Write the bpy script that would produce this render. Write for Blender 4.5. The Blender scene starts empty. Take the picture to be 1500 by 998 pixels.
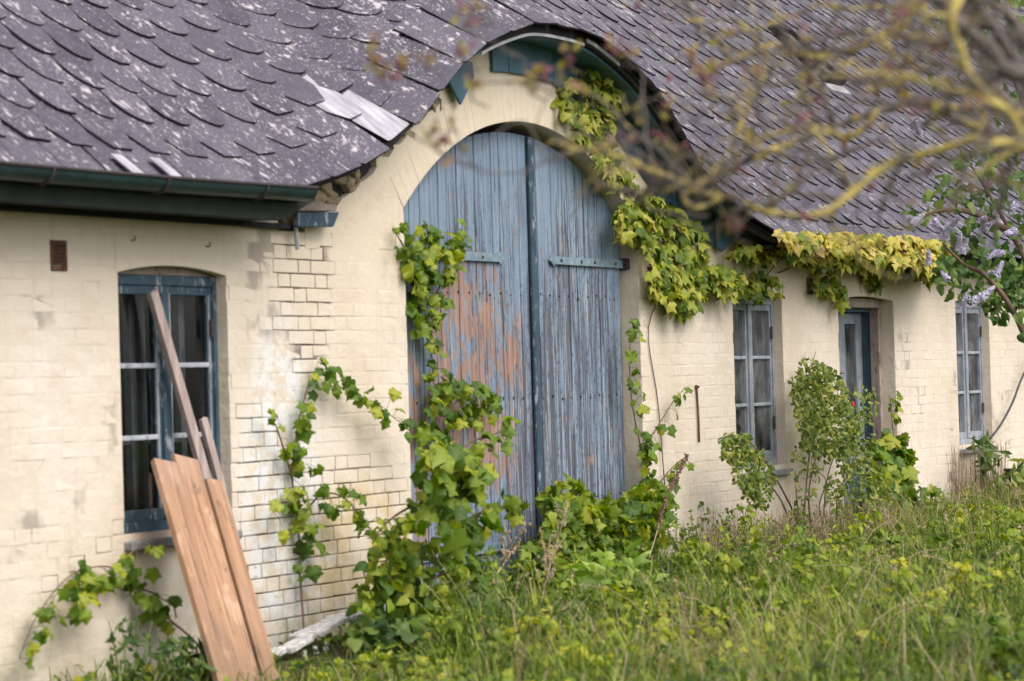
import bpy, bmesh, math, random
from mathutils import Vector, Matrix, noise
random.seed(7)
R = random.random
def U(a, b): return a + (b - a) * R()
D2 = math.radians
scene = bpy.context.scene
COL = scene.collection

# ------------------------------------------------------------------ camera
YAW, PITCH, ROLL, FPX = D2(26.95), D2(0.80), D2(1.65), 100 / 36 * 1500
_fh = Vector((math.cos(YAW), math.sin(YAW), 0)); _r0 = Vector((math.sin(YAW), -math.cos(YAW), 0)); _u = Vector((0, 0, 1))
FWD = _fh * math.cos(PITCH) + _u * math.sin(PITCH)
_up0 = -_fh * math.sin(PITCH) + _u * math.cos(PITCH)
RIGHT = _r0 * math.cos(ROLL) - _up0 * math.sin(ROLL)
UP = _r0 * math.sin(ROLL) + _up0 * math.cos(ROLL)
CAM = Vector((-16.0916, -8.1138, 1.4055))
cd = bpy.data.cameras.new('camera'); cam = bpy.data.objects.new('camera', cd); COL.objects.link(cam)
cd.sensor_width = 36; cd.lens = 100; cd.clip_start = .1; cd.clip_end = 2000
m3 = Matrix((RIGHT, UP, -FWD)).transposed()
cam.matrix_world = Matrix.Translation(CAM) @ m3.to_4x4()
cd.dof.use_dof = True; cd.dof.focus_distance = 22.5; cd.dof.aperture_fstop = 3.3; cd.dof.aperture_blades = 0
scene.camera = cam
# ------------------------------------------------------------------ sky and sun: soft overcast daylight
SUN_EL, SUN_AZ = D2(50), D2(194)          # azimuth clockwise from +Y: in front of the wall, to the right
w = bpy.data.worlds.new('World'); scene.world = w; w.use_nodes = True
wt = w.node_tree; wt.nodes.clear()
sky = wt.nodes.new('ShaderNodeTexSky'); sky.sky_type = 'NISHITA'; sky.sun_disc = False
sky.sun_elevation = SUN_EL; sky.sun_rotation = SUN_AZ; sky.air_density = 1.0; sky.dust_density = 3.0; sky.ozone_density = 1.0
hs = wt.nodes.new('ShaderNodeHueSaturation'); hs.inputs['Saturation'].default_value = .3
bg = wt.nodes.new('ShaderNodeBackground'); bg.inputs['Strength'].default_value = .15
wo = wt.nodes.new('ShaderNodeOutputWorld')
wt.links.new(sky.outputs[0], hs.inputs['Color']); wt.links.new(hs.outputs[0], bg.inputs[0]); wt.links.new(bg.outputs[0], wo.inputs[0])
sd = bpy.data.lights.new('sun', 'SUN'); sd.energy = 1.35; sd.angle = D2(42); sd.color = (1, .93, .84)
sun = bpy.data.objects.new('sun', sd); COL.objects.link(sun); sun.location = (4, -12, 14)
sdir = Vector((math.sin(SUN_AZ) * math.cos(SUN_EL), math.cos(SUN_AZ) * math.cos(SUN_EL), math.sin(SUN_EL)))
sun.rotation_euler = (-sdir).to_track_quat('-Z', 'Y').to_euler()
vs = scene.view_settings; vs.view_transform = 'Standard'; vs.look = 'None'; vs.gamma = 1; vs.use_curve_mapping = False
vs.exposure = 0.82

# ------------------------------------------------------------------ measured points -> metres (modelling helpers)
def ray(px, py): return FWD * FPX + RIGHT * (px - 750) + UP * (499 - py)
def P(px, py, Y=0.0):
    d = ray(px, py); return CAM + d * ((Y - CAM.y) / d.y)
def PD(px, py, depth): return CAM + ray(px, py) * (depth / FPX)
def PZ(px, py, Z=0.0):
    d = ray(px, py); return CAM + d * ((Z - CAM.z) / d.z)
def depth_of(p): return (Vector(p) - CAM).dot(FWD)
def V(*a): return Vector(a)
def lerp(a, b, t): return a + (b - a) * t

# ------------------------------------------------------------------ object helpers
def empty(name, loc=(0, 0, 0), parent=None):
    o = bpy.data.objects.new(name, None); COL.objects.link(o); o.empty_display_size = .1
    base = Vector(parent['_base']) if parent and '_base' in parent else Vector((0, 0, 0))
    o.location = Vector(loc) - base; o['_base'] = tuple(loc)
    if parent: o.parent = parent
    return o
def tag(o, label=None, cat=None, group=None, kind=None):
    if label: o['label'] = label
    if cat: o['category'] = cat
    if group: o['group'] = group
    if kind: o['kind'] = kind
    return o
def base_of(parent): return Vector(parent['_base']) if parent and '_base' in parent else Vector((0, 0, 0))
def link(name, me, parent=None, mw=None):
    o = bpy.data.objects.new(name, me); COL.objects.link(o)
    if parent: o.parent = parent
    if mw is None: mw = Matrix.Identity(4)
    o.matrix_basis = Matrix.Translation(-base_of(parent)) @ mw
    return o
class MB:
    """mesh builder in world metres"""
    def __init__(s): s.v = []; s.f = []; s.t = []
    def add(s, vs, fs, tint=None):
        n = len(s.v); s.v += [tuple(v) for v in vs]; s.f += [tuple(i + n for i in f) for f in fs]
        s.t += [tint if tint is not None else .5] * len(vs)
    def box(s, a, b, tint=None):
        (x0, y0, z0), (x1, y1, z1) = a, b
        s.add([(x0,y0,z0),(x1,y0,z0),(x1,y1,z0),(x0,y1,z0),(x0,y0,z1),(x1,y0,z1),(x1,y1,z1),(x0,y1,z1)],
              [(0,3,2,1),(4,5,6,7),(0,1,5,4),(1,2,6,5),(2,3,7,6),(3,0,4,7)], tint)
    def obox(s, c, ax, ay, az, tint=None):
        c, ax, ay, az = map(Vector, (c, ax, ay, az)); vs = []
        for k in (-1, 1):
            for i, j in ((-1,-1),(1,-1),(1,1),(-1,1)): vs.append(c + ax*i + ay*j + az*k)
        s.add(vs, [(0,3,2,1),(4,5,6,7),(0,1,5,4),(1,2,6,5),(2,3,7,6),(3,0,4,7)], tint)
    def tube(s, pts, rad, n=6, tint=None, caps=True):
        pts = [Vector(p) for p in pts]; L = len(pts)
        if not hasattr(rad, '__len__'): rad = [rad] * L
        vs = []; ref = Vector((.3, .2, 1)).normalized()
        for i, p in enumerate(pts):
            t = (pts[min(i+1, L-1)] - pts[max(i-1, 0)])
            if t.length < 1e-6: t = Vector((0, 0, 1))
            t.normalize(); a = t.cross(ref)
            if a.length < .05: a = t.cross(Vector((1, 0, 0)))
            a.normalize(); b = t.cross(a)
            for k in range(n):
                q = 2 * math.pi * k / n; vs.append(p + (a * math.cos(q) + b * math.sin(q)) * rad[i])
        fs = []
        for i in range(L - 1):
            for k in range(n):
                k2 = (k + 1) % n; fs.append((i*n+k, i*n+k2, (i+1)*n+k2, (i+1)*n+k))
        if caps: fs += [tuple(range(n))[::-1], tuple((L-1)*n + k for k in range(n))]
        s.add(vs, fs, tint)
    def prism(s, poly, y0, y1, tint=None):
        """poly in (x,z) extruded along y"""
        n = len(poly)
        vs = [(x, y0, z) for x, z in poly] + [(x, y1, z) for x, z in poly]
        fs = [tuple(range(n)), tuple(range(n, 2*n))[::-1]] + [(i, i+n, (i+1) % n + n, (i+1) % n) for i in range(n)]
        s.add(vs, fs, tint)
    def mesh(s, name, mat, smooth=False, tint=False):
        me = bpy.data.meshes.new(name); me.from_pydata(s.v, [], s.f); me.update()
        if mat: me.materials.append(mat)
        if tint:
            a = me.attributes.new('tint', 'FLOAT', 'POINT'); a.data.foreach_set('value', s.t)
        if smooth: me.polygons.foreach_set('use_smooth', [True] * len(me.polygons))
        return me
    def build(s, name, mat, parent=None, smooth=False, tint=False, fix=True, bevel=0):
        me = s.mesh(name, mat, smooth, tint)
        if fix or bevel:
            bm = bmesh.new(); bm.from_mesh(me)
            if fix: bmesh.ops.recalc_face_normals(bm, faces=bm.faces)
            if bevel: bmesh.ops.bevel(bm, geom=bm.edges[:], offset=bevel, segments=1, affect='EDGES', profile=.5)
            bm.to_mesh(me); bm.free()
        return link(name, me, parent)
def smooth_path(pts, n=6):
    """Catmull-Rom"""
    pts = [Vector(p) for p in pts]; out = []
    for i in range(len(pts) - 1):
        p0, p1, p2, p3 = pts[max(i-1, 0)], pts[i], pts[i+1], pts[min(i+2, len(pts)-1)]
        for k in range(n):
            t = k / n
            out.append(.5 * ((2*p1) + (p2-p0)*t + (2*p0-5*p1+4*p2-p3)*t*t + (3*p1-p0-3*p2+p3)*t**3))
    out.append(pts[-1]); return out

# ------------------------------------------------------------------ material helpers
class Mat:
    def __init__(s, name, rough=.8, spec=.3):
        s.m = bpy.data.materials.new(name); s.m.use_nodes = True; s.t = s.m.node_tree; s.t.nodes.clear()
        s.b = s.t.nodes.new('ShaderNodeBsdfPrincipled'); s.out = s.t.nodes.new('ShaderNodeOutputMaterial')
        s.t.links.new(s.b.outputs[0], s.out.inputs[0])
        s.b.inputs['Roughness'].default_value = rough; s.b.inputs['Specular IOR Level'].default_value = spec
        s._pos = None
    def node(s, ty, **kw):
        n = s.t.nodes.new(ty)
        for k, v in kw.items(): setattr(n, k, v)
        return n
    def put(s, sock, val):
        if hasattr(val, 'is_output') or isinstance(val, bpy.types.NodeSocket): s.t.links.new(val, sock)
        elif isinstance(val, (tuple, list)) and len(val) == 3 and sock.type == 'RGBA': sock.default_value = (*val, 1)
        else: sock.default_value = val
    def pos(s, scale=(1, 1, 1), loc=(0, 0, 0), obj=False):
        if obj: src = s.node('ShaderNodeTexCoord').outputs['Object']
        else: src = s.node('ShaderNodeNewGeometry').outputs['Position']
        if obj:
            cx = s.node('ShaderNodeCombineXYZ'); rn = s.rnd()
            for k_, f_ in enumerate((7.3, 3.1, 5.7)): s.t.links.new(s.mul(rn, f_), cx.inputs[k_])
            va = s.node('ShaderNodeVectorMath', operation='ADD'); s.t.links.new(src, va.inputs[0]); s.t.links.new(cx.outputs[0], va.inputs[1]); src = va.outputs[0]
        mp = s.node('ShaderNodeMapping'); mp.inputs['Scale'].default_value = scale; mp.inputs['Location'].default_value = loc
        s.t.links.new(src, mp.inputs[0]); return mp.outputs[0]
    def noise(s, scale, vec=None, detail=4, rough=.6, dist=0):
        n = s.node('ShaderNodeTexNoise'); n.inputs['Scale'].default_value = scale; n.inputs['Detail'].default_value = detail
        n.inputs['Roughness'].default_value = rough; n.inputs['Distortion'].default_value = dist
        s.t.links.new(vec if vec is not None else s.pos(), n.inputs['Vector']); return n.outputs['Fac']
    def vor(s, scale, vec=None, feat='F1'):
        n = s.node('ShaderNodeTexVoronoi', feature=feat); n.inputs['Scale'].default_value = scale
        s.t.links.new(vec if vec is not None else s.pos(), n.inputs['Vector']); return n.outputs['Distance']
    def step(s, fac, a, b):
        """smooth 0..1 between a and b"""
        n = s.node('ShaderNodeMapRange', interpolation_type='SMOOTHSTEP')
        s.put(n.inputs['Value'], fac); n.inputs['From Min'].default_value = a; n.inputs['From Max'].default_value = b
        return n.outputs['Result']
    def math(s, op, a, b=None):
        n = s.node('ShaderNodeMath', operation=op); s.put(n.inputs[0], a)
        if b is not None: s.put(n.inputs[1], b)
        return n.outputs[0]
    def mul(s, a, b): return s.math('MULTIPLY', a, b)
    def mix(s, fac, a, b):
        n = s.node('ShaderNodeMix', data_type='RGBA'); s.put(n.inputs[0], fac); s.put(n.inputs[6], a); s.put(n.inputs[7], b); return n.outputs[2]
    def ramp(s, fac, stops):
        n = s.node('ShaderNodeValToRGB'); e = n.color_ramp.elements
        while len(e) < len(stops): e.new(.5)
        for i, (p, c) in enumerate(stops): e[i].position = p; e[i].color = (*c, 1)
        s.put(n.inputs[0], fac); return n.outputs[0]
    def xyz(s):
        n = s.node('ShaderNodeSeparateXYZ'); s.t.links.new(s.node('ShaderNodeNewGeometry').outputs['Position'], n.inputs[0]); return n.outputs
    def rnd(s): return s.node('ShaderNodeObjectInfo').outputs['Random']
    def attr(s, name='tint'): return s.node('ShaderNodeAttribute', attribute_name=name).outputs['Fac']
    def ell(s, cx, cz, rx, rz, o):
        """soft ellipse mask on the wall plane, 1 inside"""
        a = s.math('POWER', s.math('ABSOLUTE', s.math('DIVIDE', s.math('SUBTRACT', o[0], cx), rx)), 2)
        b = s.math('POWER', s.math('ABSOLUTE', s.math('DIVIDE', s.math('SUBTRACT', o[2], cz), rz)), 2)
        return s.step(s.math('ADD', a, b), 1.3, .4)
    def color(s, c): s.put(s.b.inputs['Base Color'], c); return s
    def bump(s, h, strength=.3, dist=.01):
        n = s.node('ShaderNodeBump'); n.inputs['Strength'].default_value = strength; n.inputs['Distance'].default_value = dist
        s.put(n.inputs['Height'], h); s.t.links.new(n.outputs[0], s.b.inputs['Normal']); return s
MT = {}
def simple(name, c1, c2, scale=8, rough=.8, spec=.3, stretch=(1, 1, 1), bump=.2, metal=0):
    m = Mat(name, rough, spec); n = m.noise(scale, m.pos(stretch), 6)
    m.color(m.ramp(n, [(.3, c1), (.7, c2)])); m.b.inputs['Metallic'].default_value = metal
    if bump: m.bump(n, bump, .004)
    MT[name] = m.m; return m.m

def wall_paint(name, mortar=False):
    m = Mat(name, .88, .2); o = m.xyz()
    big = m.noise(1.1, None, 3, .6); mid = m.noise(5, None, 4, .65); fine = m.noise(38, None, 3, .7)
    streak = m.noise(3.2, m.pos((3.2, 1, .22)), 3, .65)
    c = m.ramp(big, [(.25, (.545, .455, .36)), (.5, (.625, .545, .455)), (.75, (.675, .605, .535))])
    c = m.mix(m.mul(m.math('MAXIMUM', m.step(o[2], 1.75, 2.3), m.mul(m.step(m.noise(.7, m.pos(loc=(4, 0, 6)), 2), .52, .68), .5)), .5), c, (.66, .55, .40))
    c = m.mix(m.mul(m.step(mid, .5, .75), .45), c, (.54, .435, .33))
    c = m.mix(m.mul(m.step(streak, .56, .78), .4), c, (.47, .385, .30))
    c = m.mix(m.mul(m.step(fine, .56, .8), .25), c, (.69, .65, .60))
    # each brick weathers a little differently
    if not mortar: c = m.mix(m.mul(m.attr('tint'), .10), c, (.60, .48, .33))
    # warmer bare patch low beside the gate
    bare = m.mul(m.ell(-2.15, .36, .75, .55, o), m.step(m.noise(4, m.pos(loc=(3, 0, 1))), .40, .56))
    c = m.mix(m.mul(bare, .75), c, (.55, .42, .22))
    # worn white limewash patch
    wv = m.noise(7, m.pos(loc=(7, 2, 0)), 6, .7)
    worn = m.mul(m.ell(-2.93, .85, .42, .95, o), m.step(wv, .42, .54))
    c = m.mix(m.mul(worn, .85), c, (.66, .66, .67))
    worn2 = m.mul(m.ell(-4.0, .25, .6, .35, o), m.step(wv, .46, .58))
    c = m.mix(m.mul(worn2, .6), c, (.60, .56, .53))
    # dark flaked spots
    spots = m.mul(m.step(m.noise(13, m.pos((1, 1, 1.6), (1, 5, 2)), 4, .65), .67, .73), m.step(m.noise(1.4, m.pos(loc=(9, 0, 4))), .45, .6))
    c = m.mix(m.mul(spots, .8), c, (.30, .25, .22))
    spot2 = m.mul(m.ell(-2.93, .7, .5, 1.0, o), m.step(m.noise(16, m.pos((1, 1, 1.5), (4, 5, 7)), 4, .65), .62, .68))
    c = m.mix(m.mul(spot2, .8), c, (.27, .25, .26))
    # splash dirt and algae near the ground
    low = m.mul(m.step(o[2], .45, .0), m.step(mid, .35, .65))
    c = m.mix(m.mul(low, .6), c, (.25, .24, .15))
    if mortar:
        d = m.math('MAXIMUM', m.math('MAXIMUM', m.ell(-2.35, .42, 1.0, .55, o), m.ell(-2.62, 1.95, .28, .55, o)), m.ell(-3.1, .65, .35, .6, o))
        d = m.mul(d, m.step(m.noise(3.5, m.pos(loc=(2, 2, 2)), 5, .7), .40, .52))
        d = m.math('MAXIMUM', d, m.mul(m.step(m.noise(1.3, m.pos(loc=(5, 1, 8)), 4, .7), .58, .68), .55))
        c = m.mix(m.mul(d, .8), m.mix(.12, c, (.45, .36, .26)), (.075, .06, .055))
    m.color(c); m.bump(m.math('ADD', fine, m.mul(m.noise(13, None, 3), 2.2)), .42, .007)
    MT[name] = m.m
wall_paint('wall_paint'); wall_paint('mortar', True)

def gate_paint():
    m = Mat('gate_paint', .75, .25); o = m.xyz()
    vec = m.pos((1, 1, .045)); grain = m.noise(75, vec, 6, .75)
    grain2 = m.noise(28, m.pos((1, 1, .09), (3, 3, 3)), 6, .7); big = m.noise(2.2, None, 4)
    c = m.ramp(m.noise(9, m.pos((1, 1, .2))), [(.3, (.125, .175, .255)), (.7, (.21, .27, .355))])
    c = m.mix(m.mul(m.rnd(), .35), c, (.26, .325, .405))
    c = m.mix(m.mul(m.step(grain, .5, .62), .5), c, (.27, .335, .38))
    # weather cracks following the grain, denser on the right-hand leaf and low down
    zone = m.math('ADD', m.mul(m.ell(1.1, 1.0, .95, 1.7, o), .13), m.mul(m.ell(-.3, 1.2, .9, 1.6, o), .085))
    cr = m.step(m.math('ADD', m.noise(48, m.pos((1, 1, .03), (5, 1, 1)), 3, .6), zone), .625, .66)
    chip = m.step(m.math('ADD', m.noise(75, m.pos((1, 1, .32), (2, 6, 4)), 4, .75), m.mul(zone, .75)), .64, .68); cr = m.math('MAXIMUM', cr, chip)
    c = m.mix(m.mul(cr, .8), c, (.06, .052, .066))
    # bare pinkish wood where the paint has gone
    pz = m.math('MAXIMUM', m.ell(-.45, 1.45, .75, .85, o), m.mul(m.ell(.9, 1.3, 1.0, 1.2, o), .10))
    pz = m.math('MAXIMUM', pz, m.mul(m.ell(-1.35, .9, .35, .9, o), .9))
    pn = m.math('ADD', m.mul(m.noise(26, m.pos((1, 1, .25), (1, 8, 2)), 5, .7), .6), m.mul(m.noise(4.2, m.pos((1.4, 1, .7), (2, 1, 2)), 4, .65), .55))
    peel = m.step(m.math('ADD', m.mul(pz, .17), pn), .70, .73)
    wood = m.ramp(grain2, [(.3, (.20, .11, .085)), (.6, (.36, .22, .17)), (.8, (.42, .31, .26))])
    c = m.mix(m.mul(peel, .92), c, wood)
    pale = m.mul(m.step(m.math('ADD', m.noise(46, m.pos((1, 1, .03), (8, 8, 2)), 4, .6), m.mul(zone, .6)), .67, .71), .7)
    c = m.mix(pale, c, (.42, .42, .40))
    m.color(c); m.bump(m.math('SUBTRACT', m.math('ADD', grain, grain2), m.math('ADD', cr, peel)), .5, .006); MT['gate_paint'] = m.m
gate_paint()
def old_blue(name, a, b, peelc=(.40, .38, .36), amt=.62):
    m = Mat(name, .7, .3); g = m.noise(50, m.pos((1, 1, .12)), 6, .75)
    c = m.ramp(m.noise(6), [(.3, a), (.7, b)])
    peel = m.step(m.noise(22, m.pos((1, 1, .3), (4, 2, 6)), 6, .7), amt, amt + .07)
    c = m.mix(m.mul(peel, .85), c, peelc)
    c = m.mix(m.mul(m.step(g, .62, .68), .7), c, (.06, .055, .06))
    m.color(c); m.bump(m.math('SUBTRACT', g, peel), .4, .004); MT[name] = m.m
old_blue('frame_blue', (.025, .048, .072), (.05, .085, .12), (.31, .33, .37), .555)
old_blue('frame_grey', (.17, .20, .245), (.30, .325, .37), (.40, .36, .37), .53)
old_blue('door_blue', (.045, .085, .12), (.085, .14, .18), (.33, .33, .34), .64)
old_blue('muntin_white', (.25, .27, .31), (.42, .43, .47), (.16, .14, .14), .57)
old_blue('bare_wood_frame', (.22, .165, .14), (.40, .33, .29), (.10, .075, .065), .56)
simple('strap_paint', (.10, .15, .19), (.22, .29, .33), 20, .6, .4)
simple('rusty_iron', (.05, .028, .02), (.16, .07, .045), 30, .85)
simple('dark_iron', (.025, .02, .025), (.07, .055, .055), 30, .8)
simple('soffit_blue', (.028, .080, .122), (.050, .125, .178), 6, .5, .5, (1, .3, 1), .15)
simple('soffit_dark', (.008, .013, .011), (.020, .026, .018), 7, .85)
simple('gutter_green', (.007, .020, .022), (.016, .042, .044), 9, .5, .4)
simple('bitumen', (.012, .010, .012), (.035, .03, .032), 20, .9)
simple('zinc', (.26, .255, .28), (.46, .45, .48), 14, .45, .5)
simple('rubble', (.20, .16, .10), (.42, .34, .22), 16, .95, .2, (1, 1, 1), .6)
simple('stone_sill', (.13, .125, .14), (.27, .265, .28), 18, .9)
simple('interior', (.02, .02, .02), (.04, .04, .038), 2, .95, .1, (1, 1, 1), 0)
simple('cloth_pink', (.35, .12, .17), (.5, .3, .3), 9, .9)
simple('lath_grey', (.26, .195, .18), (.48, .385, .36), 34, .8, .2, (1, 1, .06))
simple('white_rotten', (.30, .28, .28), (.72, .70, .70), 22, .9, .2, (1, 1, 1), .6)
simple('dead_stem', (.26, .19, .12), (.46, .36, .24), 20, .9)
simple('seed_brown', (.13, .07, .055), (.27, .16, .12), 40, .9)
simple('vine_stem', (.09, .055, .04), (.20, .12, .09), 30, .85)
simple('green_stem', (.08, .12, .03), (.16, .2, .06), 30, .7)
simple('cable_black', (.03, .03, .035), (.08, .08, .09), 20, .6)
simple('dandelion_white', (.7, .7, .68), (.85, .84, .82), 30, .9)

def timber():
    m = Mat('new_timber', .75, .2)
    g = m.noise(22, m.pos((1, .9, .05), obj=True), 5, .65, .8); f = m.noise(90, m.pos((1, 1, .03), obj=True), 4, .7)
    c = m.ramp(g, [(.28, (.15, .075, .045)), (.45, (.30, .165, .098)), (.6, (.43, .25, .15)), (.8, (.50, .32, .205))])
    c = m.mix(m.mul(m.step(f, .52, .7), .5), c, (.25, .13, .08))
    k = m.noise(5.5, m.pos((1.6, 1, .85), (.3, .2, .7), obj=True), 3, .6); c = m.mix(m.mul(m.step(k, .60, .68), .75), c, (.13, .065, .042)); c = m.mix(m.mul(m.step(k, .42, .34), .5), c, (.62, .42, .30))
    st = m.step(m.noise(3.2, m.pos((1.4, 1, .7), (2, 2, 1)), 4), .48, .68); c = m.mix(m.mul(st, .6), c, (.22, .145, .12))
    cr = m.step(m.noise(55, m.pos((1, 1, .025), (3, 7, 5), obj=True), 3, .6), .63, .66); c = m.mix(m.mul(cr, .8), c, (.09, .05, .035))
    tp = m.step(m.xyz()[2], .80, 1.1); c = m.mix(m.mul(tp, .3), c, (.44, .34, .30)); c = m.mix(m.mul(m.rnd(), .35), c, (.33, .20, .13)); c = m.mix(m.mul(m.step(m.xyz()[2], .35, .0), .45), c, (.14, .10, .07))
    m.color(c); m.bump(m.math('SUBTRACT', f, m.mul(cr, 2)), .4, .003); MT['new_timber'] = m.m
timber()

def tile_mat():
    m = Mat('roof_slate', .8, .15)
    base = m.ramp(m.noise(9, None, 4, .65), [(.3, (.058, .054, .070)), (.7, (.102, .095, .117))])
    base = m.mix(m.mul(m.attr('tint'), .65), base, (.145, .136, .164))
    base = m.mix(m.mul(m.step(m.noise(80, None, 3, .7), .42, .66), .55), base, (.045, .039, .06))
    sv = m.pos((1, .62, .62), (2, 4, 1)); zone = m.mul(m.noise(2.4, m.pos(loc=(3, 3, 9)), 3, .6), .34)
    l1 = m.step(m.math('ADD', m.noise(24, sv, 3, .6), zone), .76, .86)
    l2 = m.step(m.math('ADD', m.noise(85, sv, 2, .6), m.mul(zone, .8)), .74, .84)
    l = m.math('MAXIMUM', l1, m.mul(l2, .8))
    c = m.mix(m.mul(l, .78), base, (.50, .455, .47))
    m.color(c); m.bump(m.math('ADD', m.noise(50, None, 3, .7), m.mul(l, .6)), .3, .004); MT['roof_slate'] = m.m
tile_mat()
simple('slate_edge_shade', (.014, .012, .018), (.035, .03, .042), 30, .9, .1)  # slate sides: gap shadow and edge dirt put into one dark colour
simple('patch_pale', (.20, .19, .22), (.46, .445, .48), 7, .6, .3, (4, .6, .6))

def glass():
    m = Mat('window_glass', .06, .5); m.t.nodes.remove(m.b)
    tr = m.node('ShaderNodeBsdfTransparent'); tr.inputs[0].default_value = (.72, .75, .75, 1)
    gl = m.node('ShaderNodeBsdfGlossy'); gl.inputs['Roughness'].default_value = .07
    di = m.node('ShaderNodeBsdfDiffuse'); di.inputs[0].default_value = (.50, .52, .57, 1)
    fr = m.node('ShaderNodeFresnel'); fr.inputs[0].default_value = 1.5
    mx = m.node('ShaderNodeMixShader'); m.t.links.new(fr.outputs[0], mx.inputs[0]); m.t.links.new(tr.outputs[0], mx.inputs[1]); m.t.links.new(gl.outputs[0], mx.inputs[2])
    mx2 = m.node('ShaderNodeMixShader'); m.put(mx2.inputs[0], m.mul(m.step(m.noise(3.5, m.pos((1, 1, .8)), 4, .7), .3, .75), m.math('ADD', .012, m.mul(m.step(m.xyz()[0], 1, 3), .30))))  # thin dirt film; past the gate extra pale colour stands for sky reflection
    m.t.links.new(mx.outputs[0], mx2.inputs[1]); m.t.links.new(di.outputs[0], mx2.inputs[2]); m.t.links.new(mx2.outputs[0], m.out.inputs[0]); MT['window_glass'] = m.m
glass()

def leaf_mat(name, cols, src='attr', trans=.35, rough=.5):
    m = Mat(name, rough, .35); f = m.attr('tint') if src == 'attr' else m.rnd()
    c = m.ramp(f, [(i / (len(cols) - 1), k) for i, k in enumerate(cols)])
    c = m.mix(m.mul(m.noise(30, None, 3), .35), c, cols[0])
    m.color(c)
    tl = m.node('ShaderNodeBsdfTranslucent'); hs_ = m.node('ShaderNodeHueSaturation'); hs_.inputs['Value'].default_value = 1.5; hs_.inputs['Saturation'].default_value = 1.1
    m.t.links.new(c, hs_.inputs['Color']); m.t.links.new(hs_.outputs[0], tl.inputs[0])
    mx = m.node('ShaderNodeMixShader'); mx.inputs[0].default_value = trans
    m.t.links.new(m.b.outputs[0], mx.inputs[1]); m.t.links.new(tl.outputs[0], mx.inputs[2]); m.t.links.new(mx.outputs[0], m.out.inputs[0])
    MT[name] = m.m
VINE = [(.045, .095, .009), (.10, .175, .013), (.20, .28, .020), (.38, .39, .035)]
leaf_mat('vine_leaf', VINE, 'obj'); leaf_mat('vine_leaf_a', VINE)
DARK = [(.025, .058, .014), (.05, .10, .02), (.09, .15, .028), (.18, .24, .04)]
leaf_mat('dark_leaf_a', DARK)
leaf_mat('rose_leaf_a', [(.06, .10, .02), (.13, .185, .035), (.23, .28, .055), (.42, .40, .09)])
CREEP = [(.065, .12, .012), (.20, .26, .022), (.37, .38, .04), (.55, .50, .10)]
leaf_mat('creeper_leaf', CREEP, 'obj'); leaf_mat('creeper_leaf_a', CREEP)
YEL = [(.16, .22, .025), (.44, .39, .05), (.62, .50, .11), (.68, .50, .20)]
leaf_mat('yellow_leaf', YEL, 'obj'); leaf_mat('yellow_leaf_a', YEL)
leaf_mat('lilac_leaf_a', [(.04, .09, .02), (.08, .155, .035), (.14, .22, .05), (.25, .32, .08)])
leaf_mat('lilac_flower', [(.40, .37, .50), (.52, .48, .60), (.64, .60, .68), (.56, .50, .60)], 'attr', .25, .7)
leaf_mat('bud_leaf', [(.20, .06, .09), (.30, .14, .16), (.36, .30, .06), (.42, .38, .07)], 'attr', .4)
leaf_mat('grass_blade', [(.03, .06, .007), (.095, .17, .013), (.22, .315, .026), (.42, .44, .09)], 'attr', .35)
leaf_mat('dry_grass', [(.18, .11, .07), (.36, .26, .15), (.54, .43, .27), (.66, .55, .38)], 'attr', .3, .7)
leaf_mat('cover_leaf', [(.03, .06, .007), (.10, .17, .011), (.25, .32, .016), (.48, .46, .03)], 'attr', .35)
leaf_mat('bright_leaf_a', [(.09, .16, .018), (.17, .28, .03), (.28, .40, .05), (.42, .50, .12)], 'attr', .4)

def bark():
    m = Mat('lichen_bark', .9, .15); o = m.node('ShaderNodeNewGeometry')
    n = m.noise(9, None, 5, .65); f = m.noise(60, None, 4, .7)
    c = m.ramp(f, [(.3, (.085, .07, .065)), (.7, (.20, .165, .15))])
    sp = m.node('ShaderNodeSeparateXYZ'); m.t.links.new(o.outputs['Normal'], sp.inputs[0])
    n2 = m.noise(34, None, 4, .7); lic = m.step(m.math('ADD', m.math('ADD', m.mul(n, .55), m.mul(n2, .5)), m.mul(m.attr('tint'), .20)), .60, .70)
    lc = m.ramp(m.noise(25), [(.3, (.40, .31, .09)), (.7, (.62, .50, .16))])
    c = m.mix(m.mul(lic, .9), c, lc)
    m.color(c); m.bump(m.math('ADD', f, lic), .5, .01); MT['lichen_bark'] = m.m
bark()
def ground_mat():
    m = Mat('soil', .95, .1); n = m.noise(3, None, 6, .7)
    m.color(m.ramp(n, [(.3, (.035, .045, .018)), (.6, (.075, .08, .03)), (.8, (.11, .09, .05))])); m.bump(m.noise(20, None, 5), .6, .02); MT['soil'] = m.m
ground_mat()

# ================================================================== GROUND
def gz(x, y):
    return (noise.noise(Vector((x*.5, y*.5, 0))) * .05 - .03 - .05 * max(0, min(1, (-3 - x) / 3))) * min(1, max(.2, -y))
def make_ground():
    xs = [-400, -150, -60, -30] + [-20 + .5*i for i in range(81)] + [30, 60, 150, 400]
    ys = [-400, -150, -60, -30] + [-14 + .5*i for i in range(40)] + [10, 30, 60, 150, 400]
    b = MB(); b.v = [(x, y, gz(x, y) if (-20 <= x <= 20 and -14 <= y <= 1) else -.05) for y in ys for x in xs]; b.t = [.5]*len(b.v)
    n = len(xs); b.f = [(j*n+i, j*n+i+1, (j+1)*n+i+1, (j+1)*n+i) for j in range(len(ys)-1) for i in range(n-1)]
    tag(b.build('ground', MT['soil'], smooth=True, fix=False), kind='structure')
make_ground()

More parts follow.
